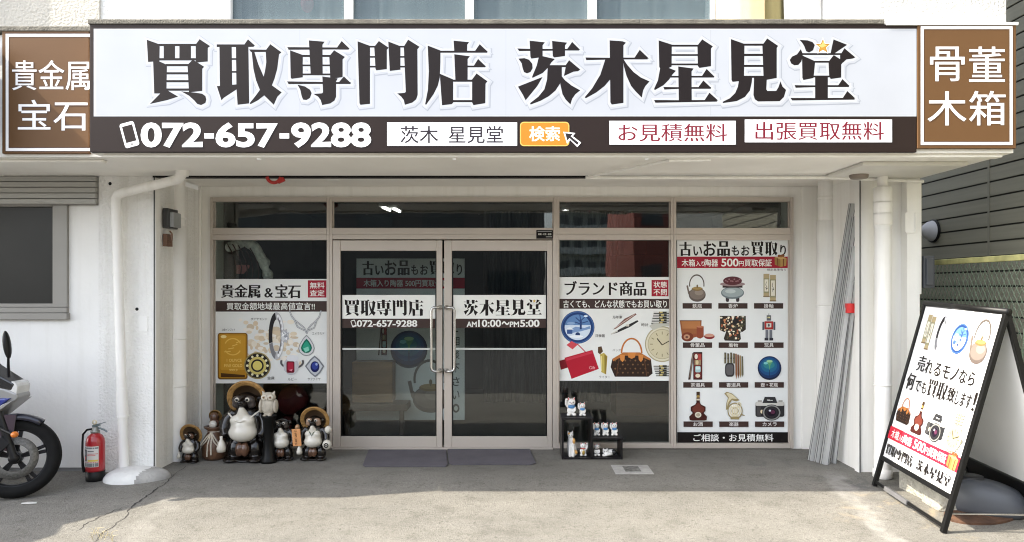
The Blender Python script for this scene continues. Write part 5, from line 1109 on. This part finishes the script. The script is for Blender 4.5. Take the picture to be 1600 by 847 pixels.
# sack-shaped statue with a rope bow
base = Vector((XX(335, 6.5), 6.5, 0)); t = thing('sack_statue', 'brown sack shaped statue tied with a pale rope bow, a small figure peeping out', 'statue', base)
MB().lathe(base, [(0, 0), (.085, 0), (.105, .03), (.108, .10), (.09, .18), (.055, .235), (.05, .245), (.085, .275), (.09, .285), (.06, .285), (.04, .26), (0, .26)], 28).build('sack', mat('sack_glaze', (.12, .062, .034), .35, var=.4, scale=14, bump=.3, bscale=40), t)
m = MB(); m.ell(base + Vector((0, 0, .31)), (.045, .045, .045)).ell(base + Vector((0, 0, .365)), (.04, .038, .045)); m.build('head', brn, t, remesh=.006)
m = MB(); m.ell(base + Vector((0, -.032, .305)), (.035, .025, .035)); m.build('belly', cer_white, t); m = MB(); m.lathe(base + Vector((0, .02, .37)), [(.055, -.005), (.058, .003), (.03, .03), (0, .04)], 24, axis=(0, 1, .25)); m.build('straw_hat', straw, t)
m = MB(); rope = mat('pale_rope', (.52, .46, .37), .8, var=.2, scale=40)
for pts in ([(-.05, -.02, .243), (0, -.06, .243), (.05, -.02, .243)], [(0, -.06, .24), (-.03, -.085, .21), (-.075, -.095, .15), (-.07, -.1, .13), (-.035, -.1, .17), (0, -.07, .235)], [(0, -.06, .24), (.03, -.085, .21), (.075, -.095, .15), (.07, -.1, .13), (.035, -.1, .17), (0, -.07, .235)], [(-.004, -.065, .235), (-.016, -.108, .14), (-.02, -.113, .04)], [(.004, -.065, .235), (.014, -.108, .14), (.016, -.113, .055)]):
    m.tube([base + Vector(p) for p in pts], .0065, 8)
m.build('rope_bow', rope, t)
# owl on its dark stand
base = Vector((XX(420, 6.36), 6.36, 0)); tag(MB().lathe(base, [(0, 0), (.07, 0), (.07, .02), (.055, .05), (.04, .2), (.05, .36), (.066, .395), (.066, .405), (0, .405)], 24).build('black_stand', mat('black_lacquer', (.004, .004, .004), .4, var=.3, spec=.2), None, loc=base), 'slim black round stand carrying the white owl', 'stand')
ob = base + Vector((0, 0, .405)); t = thing('owl_figure', 'cream white owl figure on the black stand', 'figurine', ob)
wo_ = mat('owl_ceramic', (.44, .40, .33), .5, var=.12, scale=30, bump=.5, bscale=90); m = MB(); m.ell(ob + Vector((0, 0, .08)), (.068, .055, .082)).ell(ob + Vector((0, 0, .155)), (.062, .05, .045))
for s in (-1, 1): m.tube([ob + Vector((.035 * s, 0, .17)), ob + Vector((.054 * s, -.005, .212))], [.022, .003], 10)
for s in (-1, 1): m.ell(ob + Vector((.02 * s, -.04, .006)), (.018, .025, .01))
m.build('body', wo_, t, remesh=.005)
for s in (-1, 1):
    m = MB(); m.ell(ob + Vector((.062 * s, -.008, .08)), (.018, .045, .06)); m.build('wing', wo_, t)
    m = MB(); m.lathe(ob + Vector((.028 * s, -.048, .16)), [(.014, .002), (.023, .004), (.024, 0)], 20, axis=(0, -1, 0)).lathe(ob + Vector((.028 * s, -.046, .16)), [(0, .006), (.013, .003)], 16, axis=(0, -1, 0), mi=0); e = m.build('eye', mat('owl_eye_ring', (.60, .55, .45), .4), t)
    m = MB(); m.ell(ob + Vector((.028 * s, -.052, .16)), (.009, .006, .009)); m.build('pupil', mat('amber', (.16, .08, .03), .3), e)
m = MB(); m.tube([ob + Vector((0, -.05, .155)), ob + Vector((0, -.066, .138))], [.009, .002], 8); m.build('beak', wo_, t)

# ------------------------------------------------------------ step shelf with beckoning cats
SY = 6.46; sk_ = SY / F; X = lambda p: XX(p, SY); Z = lambda p: max(0.0, ZZ(p, SY) - ZZ(718.5, SY))
t = thing('step_shelf', 'low black stepped display shelf standing in front of the window right of the doors', 'shelf', (X(925), SY, 0))
shm = mat('black_shelf_board', (.007, .006, .007), .4, var=.3, scale=12, spec=.3)
d0, d1 = SY, SY + .24; th = .016
for q in ((X(878), X(878) + th, Z(718.5), Z(656)), (X(925) - th / 2, X(925) + th / 2, Z(718.5), Z(656)), (X(973) - th, X(973), Z(718.5), Z(687))):
    MB().box(q[0], q[1], d0, d1, q[2], q[3]).build('side_panel', shm, t, bevel=.0015)
MB().box(X(878) - .004, X(925) + .012, d0 - .004, d1, Z(656), Z(656) + th).build('top', shm, t, bevel=.0015)
MB().box(X(925) + th / 2 + .001, X(973) + .004, d0 - .004, d1, Z(687), Z(687) + th).build('lower_top', shm, t, bevel=.0015)
MB().box(X(878) + th + .001, X(973) - th - .001, d0, d1, .001, th).build('bottom', shm, t)
cw = mat('cat_white_glaze', (.72, .71, .68), .2, var=.03, coat=.4); cbl = mat('cat_blue_bib', (.06, .20, .42), .3); crd = mat('cat_red', (.50, .02, .02), .3); ckb = mat('cat_black_spot', (.02, .02, .02), .25); cor = mat('cat_orange_spot', (.62, .34, .10), .3); cgd = mat('cat_gold', (.50, .34, .08), .3, .5)
def cat(px, zb, h, label, arm=-1, bib='bib', yoff=.09, spots=True, both=False, group='lucky cats on the stepped shelf'):
    b = Vector((X(px), SY + yoff, zb)); t = thing('lucky_cat', label, 'figurine', b, group)
    w = lambda x, y, z: b + Vector((x, y, z)) * h
    def E(m, p, r, mi=0): m.ell(w(*p), tuple(q * h for q in r), mi, None, 14, 10); return m
    m = MB(); E(m, (0, .02, .27), (.21, .19, .28)); E(m, (0, 0, .66), (.20, .17, .18))
    for s in (-1, 1):
        E(m, (.13 * s, -.10, .09), (.10, .12, .09)); m.tube([w(.11 * s, 0, .76), w(.155 * s, 0, .92)], [.075 * h, .012 * h], 10)
        up = (s == arm) or both
        if up: m.tube([w(.16 * s, -.04, .44), w(.26 * s, -.08, .58), w(.26 * s, -.1, .76), w(.23 * s, -.15, .84)], [.07 * h, .065 * h, .06 * h, .068 * h], 10)
        else: m.tube([w(.15 * s, -.06, .44), w(.16 * s, -.16, .30), w(.08 * s, -.20, .22)], [.07 * h, .06 * h, .055 * h], 10)
    m.build('body', cw, t, remesh=max(.0025, h * .02))
    for s in (-1, 1):
        m = MB(); m.tube([w(.12 * s, -.045, .79), w(.148 * s, -.03, .885)], [.035 * h, .006 * h], 8); m.build('inner_ear', crd if bib != 'none' else cor, t)
        m = MB(); E(m, (.075 * s, -.155, .68), (.026, .015, .03)); m.build('eye', eyeb, t)
    m = MB(); E(m, (0, -.175, .635), (.018, .012, .014)); m.build('nose', crd, t)
    if bib == 'bib':
        m = MB(); E(m, (0, -.115, .45), (.165, .10, .085)); m.build('bib', cbl, t); m = MB(); m.lathe(w(0, 0, .50), [(.16 * h, -.02 * h), (.185 * h, 0), (.16 * h, .025 * h)], 20, sq=.92); m.build('collar', cbl, t)
    elif bib == 'red':
        m = MB(); m.lathe(w(0, 0, .50), [(.16 * h, -.02 * h), (.19 * h, 0), (.16 * h, .03 * h)], 20, sq=.92); m.build('collar', crd, t); m = MB(); E(m, (0, -.22, .26), (.09, .03, .15)); m.build('gold_coin', cgd, t); m = MB(); E(m, (0, -.19, .47), (.035, .03, .035)); m.build('bell', cgd, t)
    elif bib == 'green':
        m = MB(); m.lathe(w(0, 0, .50), [(.16 * h, -.02 * h), (.185 * h, 0), (.16 * h, .025 * h)], 20, sq=.92); m.build('collar', ckb, t)
    if spots:
        m = MB(); E(m, (.14, -.10, .24), (.08, .07, .09)); m.build('black_spot', ckb, t); 
    return t
zt_ = Z(656) + th + .0005; zl_ = Z(687) + th + .0005; zb_ = th + .0005
cat(894, zt_, .185, 'larger white lucky cat with blue bib on the top of the stepped shelf')
cat(911.5, zt_, .135, 'smaller white lucky cat with blue bib on the top of the stepped shelf')
cat(934, zl_, .132, 'left one of three white lucky cats in a row on the lower shelf top')
cat(948, zl_, .132, 'middle one of three white lucky cats in a row on the lower shelf top')
cat(962, zl_, .132, 'right one of three white lucky cats in a row on the lower shelf top')
cat(912.5, zb_, .135, 'lucky cat with red collar and gold coin, in the tall bay of the stepped shelf', arm=1, bib='red', yoff=.07, spots=False)
cat(934, zb_, .125, 'small grey and white cat figure sitting in the low bay of the stepped shelf', arm=0, bib='green', yoff=.07)
# tall sitting cat with orange patches
b = Vector((X(895), SY + .08, zb_)); t = thing('sitting_cat', 'slim white and orange sitting cat figure in the tall bay of the stepped shelf', 'figurine', b)
m = MB(); m.tube([b + Vector(p) for p in ((.005, .02, .0), (.0, .02, .05), (-.008, .01, .11), (-.012, 0, .15), (-.014, -.002, .165))], [.042, .045, .036, .026, .022], 14).ell(b + Vector((-.016, -.008, .185)), (.028, .028, .025)).ell(b + Vector((.012, -.01, .03)), (.036, .036, .032))
for s in (-1, 1): m.tube([b + Vector((-.016 + .016 * s, -.004, .198)), b + Vector((-.016 + .022 * s, 0, .224))], [.011, .002], 8).tube([b + Vector((-.008 + .014 * s, -.03, .10)), b + Vector((-.008 + .015 * s, -.045, .0))], [.014, .012], 10)
m.build('body', cw, t, remesh=.0032); m = MB(); m.ell(b + Vector((.022, -.028, .035)), (.024, .016, .022)).ell(b + Vector((.012, -.006, .13)), (.018, .02, .028)); m.build('orange_patch', cor, t); m = MB(); m.ell(b + Vector((-.028, -.02, .198)), (.012, .012, .012)); m.build('orange_patch', cor, t)
m = MB(); m.tube([b + Vector(p) for p in ((.03, .03, .01), (.05, .01, .02), (.055, 0, .05))], [.01, .009, .006], 8); m.build('tail', ckb, t)
for s in (-1, 1): m = MB(); m.ell(b + Vector((-.016 + .010 * s, -.034, .188)), .0035); m.build('eye', eyeb, t)
# lying cat
b = Vector((X(955), SY + .08, zb_)); t = thing('lying_cat', 'white and black lying cat figure in the low bay of the stepped shelf', 'figurine', b)
m = MB(); m.ell(b + Vector((.012, .01, .028)), (.052, .032, .028)).ell(b + Vector((-.042, -.008, .038)), (.026, .024, .022)).ell(b + Vector((-.02, -.015, .02)), (.04, .03, .018))
for s in (-1, 1): m.tube([b + Vector((-.042 + .014 * s, -.006, .05)), b + Vector((-.042 + .019 * s, -.004, .072))], [.010, .002], 8).tube([b + Vector((-.03, -.02 + .012 * s, .012)), b + Vector((-.07, -.025 + .014 * s, .008))], [.011, .008], 8)
m.build('body', cw, t, remesh=.003); m = MB(); m.ell(b + Vector((.034, -.006, .032)), (.026, .022, .024)); m.build('black_patch', ckb, t)
for s in (-1, 1): m = MB(); m.ell(b + Vector((-.044 + .009 * s, -.032, .042)), .0035); m.build('eye', eyeb, t)
# ============================================================ MOTORCYCLE (faces right; its front half is in the picture)
MY = 5.365; mg = gz(MY); sx = MY / F
def mp(px, py, y=0.0): return Vector((XX(px, MY + y), MY + y, ZZ(py, MY + y)))
AX = Vector((XX(25, MY), MY, mg + .288))
mo = thing('motorcycle', 'blue and silver sports motorcycle with black wheels parked by the left wall', 'motorcycle', (AX.x - .65, MY, mg))
rub = mat('tyre_rubber', (.007, .007, .007), .75, var=.2, scale=20, spec=.2); mblk = mat('black_alloy', (.007, .007, .008), .38, .1, var=.2, spec=.35); stl = mat('brake_steel', (.36, .35, .33), .4, .8, var=.1, scale=20)
sil = mat('silver_fairing', (.27, .27, .265), .3, .25, var=.04, coat=.6); blu = mat('blue_fairing', (.008, .022, .20), .25, var=.1, coat=.8); navy = mat('navy_fender', (.008, .009, .022), .3, var=.1, coat=.6)
front = []
def wheel(c, w, disc=True):
    wo_ = MB().lathe(c, [(.205, -w * .42), (.235, -w * .5), (.262, -w * .46), (.28, -w * .28), (.288, 0), (.28, w * .28), (.262, w * .46), (.235, w * .5), (.205, w * .42), (.205, -w * .42)], 56, axis=(0, 1, 0)).build('tyre', rub, mo)
    rm = MB().lathe(c, [(.20, -w * .4), (.208, -w * .42), (.208, w * .42), (.20, w * .4), (.192, w * .3), (.19, 0), (.192, -w * .3), (.20, -w * .4)], 48, axis=(0, 1, 0))
    for k in range(5):
        for d in (-.11, .11):
            a = 2 * math.pi * k / 5 + .3; p = c + Vector((math.cos(a), 0, math.sin(a))) * .035; q = c + Vector((math.cos(a + d), 0, math.sin(a + d))) * .197; rm.bar(p, q, .026, .022, up=(0, 1, 0))
    rm.lathe(c, [(0, -.06), (.042, -.06), (.045, -.03), (.045, .03), (.042, .06), (0, .06)], 20, axis=(0, 1, 0)); rm.build('rim', mblk, mo, bevel=.002)
    if disc:
        d = MB().lathe(c + Vector((0, -.072, 0)), [(.095, -.002), (.15, -.002), (.15, .002), (.095, .002), (.095, -.002)], 48, axis=(0, 1, 0))
        d.build('brake_disc', mat('brake_disc', (.13, .127, .118), .5, .5, var=.35, scale=70), mo)
n0 = len(mo.children); wheel(AX, .11); front += list(mo.children); wheel(AX + Vector((-1.34, 0, .0)), .15); k0 = set(mo.children)
top = mp(-32, 545)
for s in (-1, 1):
    f = MB().tube([AX + Vector((0, .085 * s, 0)), AX + (top - AX) * .42 + Vector((0, .085 * s, 0))], .028, 14).tube([AX + (top - AX) * .42 + Vector((0, .085 * s, 0)), top + Vector((0, .085 * s, 0))], .021, 12)
    f.lathe(AX + Vector((0, .072 * s, 0)), [(.0, -.035), (.034, -.03), (.034, .03), (0, .035)], 16, axis=(0, 1, 0)); f.build('fork_leg', mblk, mo)
MB().obox(AX + Vector((-.085, -.085, .10)), Vector((.035, 0, .035)), Vector((0, .03, 0)), Vector((-.03, 0, .03))).build('brake_caliper', mblk, mo, bevel=.008)
fe_ = MB(); vs = []; n_ = 14; fs = []
for i in range(n_ + 1):
    a = R(58 + 78 * i / n_); r_ = .318 - .012 * abs(i / n_ - .5)
    for y, dr in ((-.078, -.045), (-.07, -.012), (-.04, 0), (.04, 0), (.07, -.012), (.078, -.045)): vs.append(AX + Vector((math.cos(a) * (r_ + dr), y, math.sin(a) * (r_ + dr))))
for i in range(n_):
    for k in range(5): fs.append((i * 6 + k, i * 6 + k + 1, (i + 1) * 6 + k + 1, (i + 1) * 6 + k))
fe_.add(vs, fs, 0, True); fo = fe_.build('front_fender', navy, mo); md = fo.modifiers.new('solid', 'SOLIDIFY'); md.thickness = .006
for s in (-1, 1): MB().prism([(AX.x - .10, mg + .36), (AX.x - .02, mg + .33), (AX.x - .0, mg + .60), (AX.x - .16, mg + .60)], (0, MY + .085 * s, 0), (1, 0, 0), (0, 0, 1), (0, .012 * s, 0)).build('fender_stay', navy, mo, bevel=.003)
front += [o for o in mo.children if o not in k0]
axis_ = (mp(-32, 545) - AX).normalized(); RM = Matrix.Rotation(R(27), 3, axis_)
for o in front:                                    # the bars are turned: fork, wheel and fender swing together
    for v in o.data.vertices: v.co = RM @ (v.co + mo.location - AX) + AX - mo.location
    o.data.update()
def loft(name, pts, m, hw, y_in=None, bevel=.01):
    """side outline in pixels, half width hw(x) at each point: a closed body across the bike"""
    P2 = [(XX(a, MY + .07), ZZ(b, MY + .07)) for a, b in pts]; n = len(P2); vs = []
    cx = sum(p[0] for p in P2) / n; cz = sum(p[1] for p in P2) / n
    for s in (-1, 1):
        for (x, z), (a, b) in zip(P2, pts): vs.append((x, MY + s * hw(a), z))
    fs = [tuple(range(n)), tuple(range(2 * n - 1, n - 1, -1))] + [(i, n + i, n + (i + 1) % n, (i + 1) % n) for i in range(n)]
    ar = sum(P2[i - 1][0] * P2[i][1] - P2[i][0] * P2[i - 1][1] for i in range(n))
    if ar < 0: fs = [f[::-1] for f in fs]
    return MB().add(vs, fs).build(name, m, mo, bevel=bevel, seg=3)
def hw(k0, k1, x0=-160, x1=50): return lambda a: k0 + (k1 - k0) * max(0, min(1, (a - x0) / (x1 - x0)))
loft('upper_cowl', [(49, 617), (42, 624), (0, 634), (-60, 640), (-70, 600), (-30, 585), (0, 594), (30, 603), (46, 610)], sil, hw(.17, .075), bevel=.014)
loft('side_fairing', [(40, 617), (26, 629), (0, 648), (-40, 690), (-110, 735), (-200, 745), (-220, 700), (-120, 640), (-60, 618), (0, 617)], blu, hw(.19, .10), bevel=.012)
loft('fairing_edge', [(46, 620), (0, 655), (-40, 698), (-110, 742), (-112, 735), (-40, 690), (0, 649), (30, 626)], sil, hw(.195, .105), bevel=.004)
loft('windscreen', [(44, 596), (30, 588), (0, 571), (-40, 540), (-62, 548), (-40, 590), (0, 600), (38, 606)], mat('smoked_screen', (.012, .012, .014), .15, var=.1, coat=.5), hw(.15, .07, -80), bevel=.012)
loft('headlight', [(47.5, 600), (45, 595), (38, 592), (30, 598), (36, 612), (46, 612)], mat('lamp_lens', (.55, .55, .54), .12, var=.1, scale=20, coat=.6), lambda a: .072, bevel=.006)
loft('fuel_tank', [(-70, 575), (-110, 556), (-160, 560), (-190, 590), (-190, 625), (-90, 630)], blu, lambda a: .14, bevel=.04)
loft('seat', [(-190, 596), (-250, 600), (-330, 570), (-345, 580), (-300, 612), (-200, 625)], mat('seat_vinyl', (.015, .015, .015), .6), lambda a: .12, bevel=.02)
loft('tail_cowl', [(-200, 626), (-300, 614), (-360, 566), (-366, 580), (-310, 640), (-210, 660)], sil, lambda a: .11, bevel=.015)
loft('engine', [(-60, 640), (-70, 720), (-150, 735), (-210, 715), (-210, 650)], mblk, lambda a: .15, bevel=.02)
MB().bar(AX + Vector((-1.34, .09, 0)), mp(-195, 690, .09), .05, .04).bar(AX + Vector((-1.34, -.09, 0)), mp(-195, 690, -.09), .05, .04).build('swing_arm', mblk, mo, bevel=.005)
MB().tube([mp(-110, 735, -.12), mp(-180, 735, -.14), mp(-300, 700, -.16)], [.025, .03, .05], 16).build('exhaust', stl, mo)
for s in (-1, 1):
    MB().tube([mp(14, 588, .13 * s), mp(13, 570, .22 * s), mp(13, 556, .27 * s)], [.012, .009, .008], 8).build('mirror_stem', mblk, mo)
    mm = MB(); mc = mp(11, 539, .30 * s); mm.ell(mc, (.02, .034, .098), 0, Matrix.Rotation(R(-8), 3, 'Y')); mm.build('mirror', mblk, mo)
    MB().tube([mp(-20, 660, .1 * s), mp(20, 679, .15 * s)], .008, 8).build('signal_stem', mblk, mo); MB().ell(mp(23, 679, .165 * s), (.022, .03, .022)).build('turn_signal', mat('amber_lens', (.65, .18, .02), .25, coat=.3), mo)
    MB().tube([mp(-40, 560, .10 * s), mp(-55, 562, .30 * s)], .016, 10).build('handlebar', rub, mo)
MB().tube([AX + Vector((-.10, -.10, .16)), AX + Vector((-.14, -.12, .32)), AX + Vector((-.20, -.10, .5)), mp(-20, 600, -.05)], .006, 8).build('brake_hose', rub, mo)
MB().bar(mp(-150, 740, -.12), (XX(-175, MY), MY - .22, mg + .01), .02, .02).build('side_stand', mblk, mo)

# ============================================================ INSIDE, BEHIND THE GLASS
def inside(name, label, cat, mb, m, **k): return tag(mb.build(name, m, None, **k), label, cat)
bt = thing('interior_banner', 'white banner with a kettle and blue vase picture hanging behind the left door', 'banner', (XX(640, 7.6), 7.6, ZZ(656, 7.6)))
A = Art(yplane(7.6)); A.rect(557, 404, 726, 656, (225, 226, 226)); A.build('banner_sheet', bt)
furui(A, 566, 722, 407, 430, inkb); A.rect(557, 434, 726, 451, red); A.text('木箱入り陶器 500円買取保証', 568, 437, 700, 448, inks, .016, .012)
for i, ch in enumerate('ご相談下さい。'): A.text(ch, 707, 505 + i * 21, 718, 519 + i * 21, (60, 58, 56), .015, .01)
A.build('banner_lettering', bt)
orb(A.into(610, 516, 668, 576)); A.build('round_vase_picture', bt); kettle(A.into(634, 560, 706, 646)); A.build('kettle_picture', bt); teaset(A.into(590, 510, 606, 556)); A.build('tea_set_picture', bt)
for q in ((566, 470), (566, 650)): pass
inside('wooden_chest', 'brown wooden chest standing inside behind the left door', 'chest', MB().box(XX(555, 7.5), XX(617, 7.5), 7.35, 7.55, ZZ(628, 7.4), ZZ(565, 7.4)), mat('chest_wood', (.24, .13, .05), .5, var=.25, scale=3, stretch=(1, 1, 8)), bevel=.006)
inside('low_table', 'dark low table under the wooden chest inside the shop', 'table', MB().box(XX(540, 7.5), XX(640, 7.5), 7.3, 7.58, ZZ(640, 7.4), ZZ(629, 7.4)).box(XX(545, 7.5), XX(552, 7.5), 7.32, 7.36, .01, ZZ(640, 7.4)).box(XX(628, 7.5), XX(635, 7.5), 7.32, 7.36, .01, ZZ(640, 7.4)), mat('dark_wood', (.05, .03, .02), .4), bevel=.004)
ry = 7.15; c = Vector((XX(453, ry), ry, 0)); inside('red_drum', 'dark red round drum on its stand inside, behind the statues', 'drum', MB().lathe(c + Vector((0, .1, ZZ(628, ry))), [(0, -.1), (.13, -.09), (.15, 0), (.13, .09), (0, .1)], 32, axis=(0, 1, 0)).box(c.x - .08, c.x + .08, ry + .04, ry + .16, .01, ZZ(652, ry)), mat('dark_red_cloth', (.11, .008, .008), .7, var=.2))
for px, w, lab in ((477, .11, 'round black kettle shape inside the glass, left one of the pair'), (508, .10, 'round black kettle shape inside the glass, right one of the pair')):
    c = Vector((XX(px, 7.15), 7.15, 0)); inside('iron_pot', lab, 'pot', MB().lathe(c, [(0, .01), (w * .7, .01), (w * 1.1, .1), (w * 1.15, .2), (w * .9, .29), (w * .3, .34), (0, .35)], 24), black)
wrm = mat('pale_fur', (.80, .77, .70), .95, var=.2, scale=30, bump=1, bscale=70); cy = 7.06; pts = [Vector((XX(a, cy), cy, ZZ(b, cy))) for a, b in ((362, 388), (372, 379), (385, 378), (398, 386), (408, 402), (416, 420), (420, 438))]
mb = MB()
for i, p in enumerate(pts[:-1]):
    for k in range(5): q = p.lerp(pts[i + 1], k / 5); mb.ell(q + Vector((random.uniform(-.012, .012), random.uniform(-.02, .02), random.uniform(-.012, .012))), random.uniform(.035, .055), 0, None, 10, 7)
t = thing('fur_collar', 'pale fur collar hung with dark cords inside the left window', 'collar', (pts[3].x, cy, ZZ(438, cy))); mb.build('fur', wrm, t, remesh=.012)
for k in range(5): MB().tube([Vector((XX(358 + 9 * k + 14 * math.sin(a * .5), cy + .0), cy - .06, ZZ(380 + a * 12 + k * 2, cy))) for a in range(5)], .006, 6).build('cord', mat('maroon_cord', (.06, .02, .02), .6), t)
MB().box(XX(370, 7.1), XX(390, 7.1), 7.09, 7.1, ZZ(428, 7.1), ZZ(414, 7.1)).build('price_tag', mat('pink_card', (.60, .22, .20), .6), t)
inside('mannequin_stand', 'dark mannequin stand carrying the pale fur collar', 'stand', MB().lathe((XX(395, cy), cy + .08, 0), [(.0, .01), (.16, .01), (.16, .03), (.02, .05), (.02, 1.2), (.10, 1.3), (.14, 1.5), (.12, 1.62), (.05, 1.72), (.05, 1.8), (0, 1.82)], 20), mat('mannequin_cloth', (.035, .033, .03), .8))
cab = mat('red_brown_wood', (.09, .028, .018), .4, var=.3, scale=2, stretch=(1, 1, 6)); y = 8.6
t = thing('wooden_cabinet', 'red brown wooden cabinet inside behind the brand goods window', 'cabinet', (XX(1000, y), y, 0))
MB().box(XX(962, y), XX(1044, y), y, y + .45, .01, ZZ(398, y)).build('carcass', cab, t, bevel=.006); MB().box(XX(975, y), XX(1012, y), y + .05, y + .4, ZZ(397, y), ZZ(373, y)).build('top_box', cab, t, bevel=.004)
for x in (962, 1003): MB().box(XX(x + 3, y), XX(x + 38, y), y - .015, y - .001, .3, ZZ(403, y)).build('cabinet_door', cab, t, bevel=.004)
cu_ = MB(); zc0, zc1 = .02, 2.5
for i in range(46):
    x = -.35 + i * .042; cu_.tube([(x, 9.6 + .03 * math.sin(i * 1.7), zc0), (x + .004, 9.6 + .03 * math.sin(i * 1.7), zc1)], .024, 8)
inside('curtain', 'dark hanging curtain at the back of the shop behind the right door', 'curtain', cu_, mat('dark_curtain', (.10, .095, .09), .9, var=.6, scale=5, stretch=(4, 1, .2)))

# upstairs: cloths in the window bay and a pink ball behind the reeded glass
def cloth(px0, px1, y, col, lab, amp, lean=0):
    mb = MB(); n_ = 24; vs = []; x0, x1 = XX(px0, y), XX(px1, y)
    for j, z in enumerate((3.28, 3.6, 4.2, 4.8)):
        for i in range(n_ + 1): f = i / n_; vs.append((x0 + (x1 - x0) * f + lean * j * .05, y - amp * math.sin(math.pi * f) - .006 * math.sin(f * 19 + j), z))
    mb.add(vs, [(j * (n_ + 1) + i, j * (n_ + 1) + i + 1, (j + 1) * (n_ + 1) + i + 1, (j + 1) * (n_ + 1) + i) for j in range(3) for i in range(n_)], 0, True)
    o = mb.build('hanging_cloth', mat('cloth_%d' % px0, lin(col), .9, var=.06, scale=3, bump=.2, bscale=90), None); md = o.modifiers.new('solid', 'SOLIDIFY'); md.thickness = .012
    return tag(o, lab, 'cloth')
cloth(1120, 1196, 6.0, (222, 206, 168), 'cream cloth hanging upstairs, next to the reeded windows', .10, -.1)
cloth(1190, 1230, 6.05, (142, 132, 90), 'olive cloth hanging upstairs between the cream and off white cloths', .03)
cloth(1228, 1288, 6.0, (206, 206, 204), 'off white cloth hanging upstairs beside the bare white wall', .06, -.3)
tag(MB().ell((XX(480, 6.2), 6.2, ZZ(6, 6.2)), (.055, .05, .075)).build('pink_ball', mat('pink_felt', (.80, .18, .26), .8), None), 'pink round ornament behind the first upstairs window', 'ornament')

# ============================================================ ACROSS THE STREET (seen as reflections in the glass)
def house(name, label, x0, x1, y, dpt, h, wall, floors, cols, wc, balc=False):
    t = thing(name, label, 'building', ((x0 + x1) / 2, y, gz(0)))
    MB().box(x0, x1, y - dpt, y, gz(0) - .1, h).build('wall', wall, t)
    for f in range(floors):
        z0 = .9 + f * h / floors
        for c_ in range(cols):
            x = x0 + (x1 - x0) * (c_ + .5) / cols; w = (x1 - x0) / cols * .3; MB().box(x - w, x + w, y + .001, y + .05, z0, z0 + h / floors * .5).build('window', wc, t)
        if balc: MB().box(x0 - .1, x1 + .1, y + .06, y + 1.1, z0 - .5, z0 + .55).build('balcony', mat('balcony_panel', (.28, .31, .30), .6), t)
    return t
dw = mat('far_window', (.03, .04, .045), .15)
house('apartment_block', 'grey green apartment block with long balconies across the street', 6.5, 15, -95, 12, 34, mat('apartment_wall', (.20, .22, .20), .8), 11, 4, dw, True)
house('brick_house', 'red brown house across the street', 4.9, 6.3, -16, 8, 6.2, mat('red_brown_wall', (.20, .06, .045), .8), 2, 1, dw)
house('cream_house', 'cream plastered house across the street', 6.5, 15, -16, 8, 7.5, mat('cream_wall', (.80, .76, .64), .8), 2, 4, dw)
house('grey_house', 'low grey house across the street behind a wall', -14, 1.2, -14, 8, 5.0, mat('grey_house_wall', (.07, .07, .068), .8), 2, 6, dw)
tag(MB().box(-30, 30, -6.6, -6.4, gz(0) - .1, 1.1).build('street_wall', mat('street_wall', (.09, .09, .085), .9, var=.3, scale=2), None), 'low grey wall along the far side of the street', 'wall')
# added box and flat awning out of view, to shade apron and left sign
tag(MB().box(-9, -3.6, 4.80, 5.09, 2.46, 3.2).build('shade_box', paint((90, 92, 96)), None), 'grey sign box of the next shop on the left', 'sign')
aw = thing('awning', 'flat awning of the next shop on the left', 'awning', (-6.2, 4.6, 2.5))
MB().prism([(-9, 6), (-9, 3.70), (-5.42, 3.82), (-5.30, 4.05), (-5.36, 4.22), (-5.0, 4.62), (-4.85, 4.9), (-4.85, 5.0), (-5.0, 6)], (0, 0, 2.46), (1, 0, 0), (0, 1, 0), (0, 0, .08)).build('blocker_panel', soff, aw)
p = G(46, 787); tag(MB().prism([(-.05, -.012), (-.02, .016), (.045, .012), (.055, -.008), (.01, -.02)], (p.x, p.y, gz(p.y) + .003), (1, 0, 0), (0, 1, 0), (0, 0, .006)).build('paper_scrap', mat('scrap_paper', (.55, .55, .52), .8), None), 'small pale scrap of paper on the concrete in front of the motorcycle', 'litter')
rr = random.Random(11); mb = MB()
for k in range(16):
    q = G(152 + rr.uniform(-10, 24), 838 + rr.uniform(-6, 8)); a = rr.uniform(0, 6.28); l = rr.uniform(.03, .08)
    mb.tube([q, q + Vector((math.cos(a) * l * .3, math.sin(a) * l * .3, l * .7)), q + Vector((math.cos(a) * l, math.sin(a) * l, l * .8))], [.0018, .0014, .0006], 5)
tag(mb.build('dry_weeds', mat('dry_straw', (.42, .36, .22), .9, var=.2), None), 'few dry weeds growing from the crack near the front edge', 'weeds')
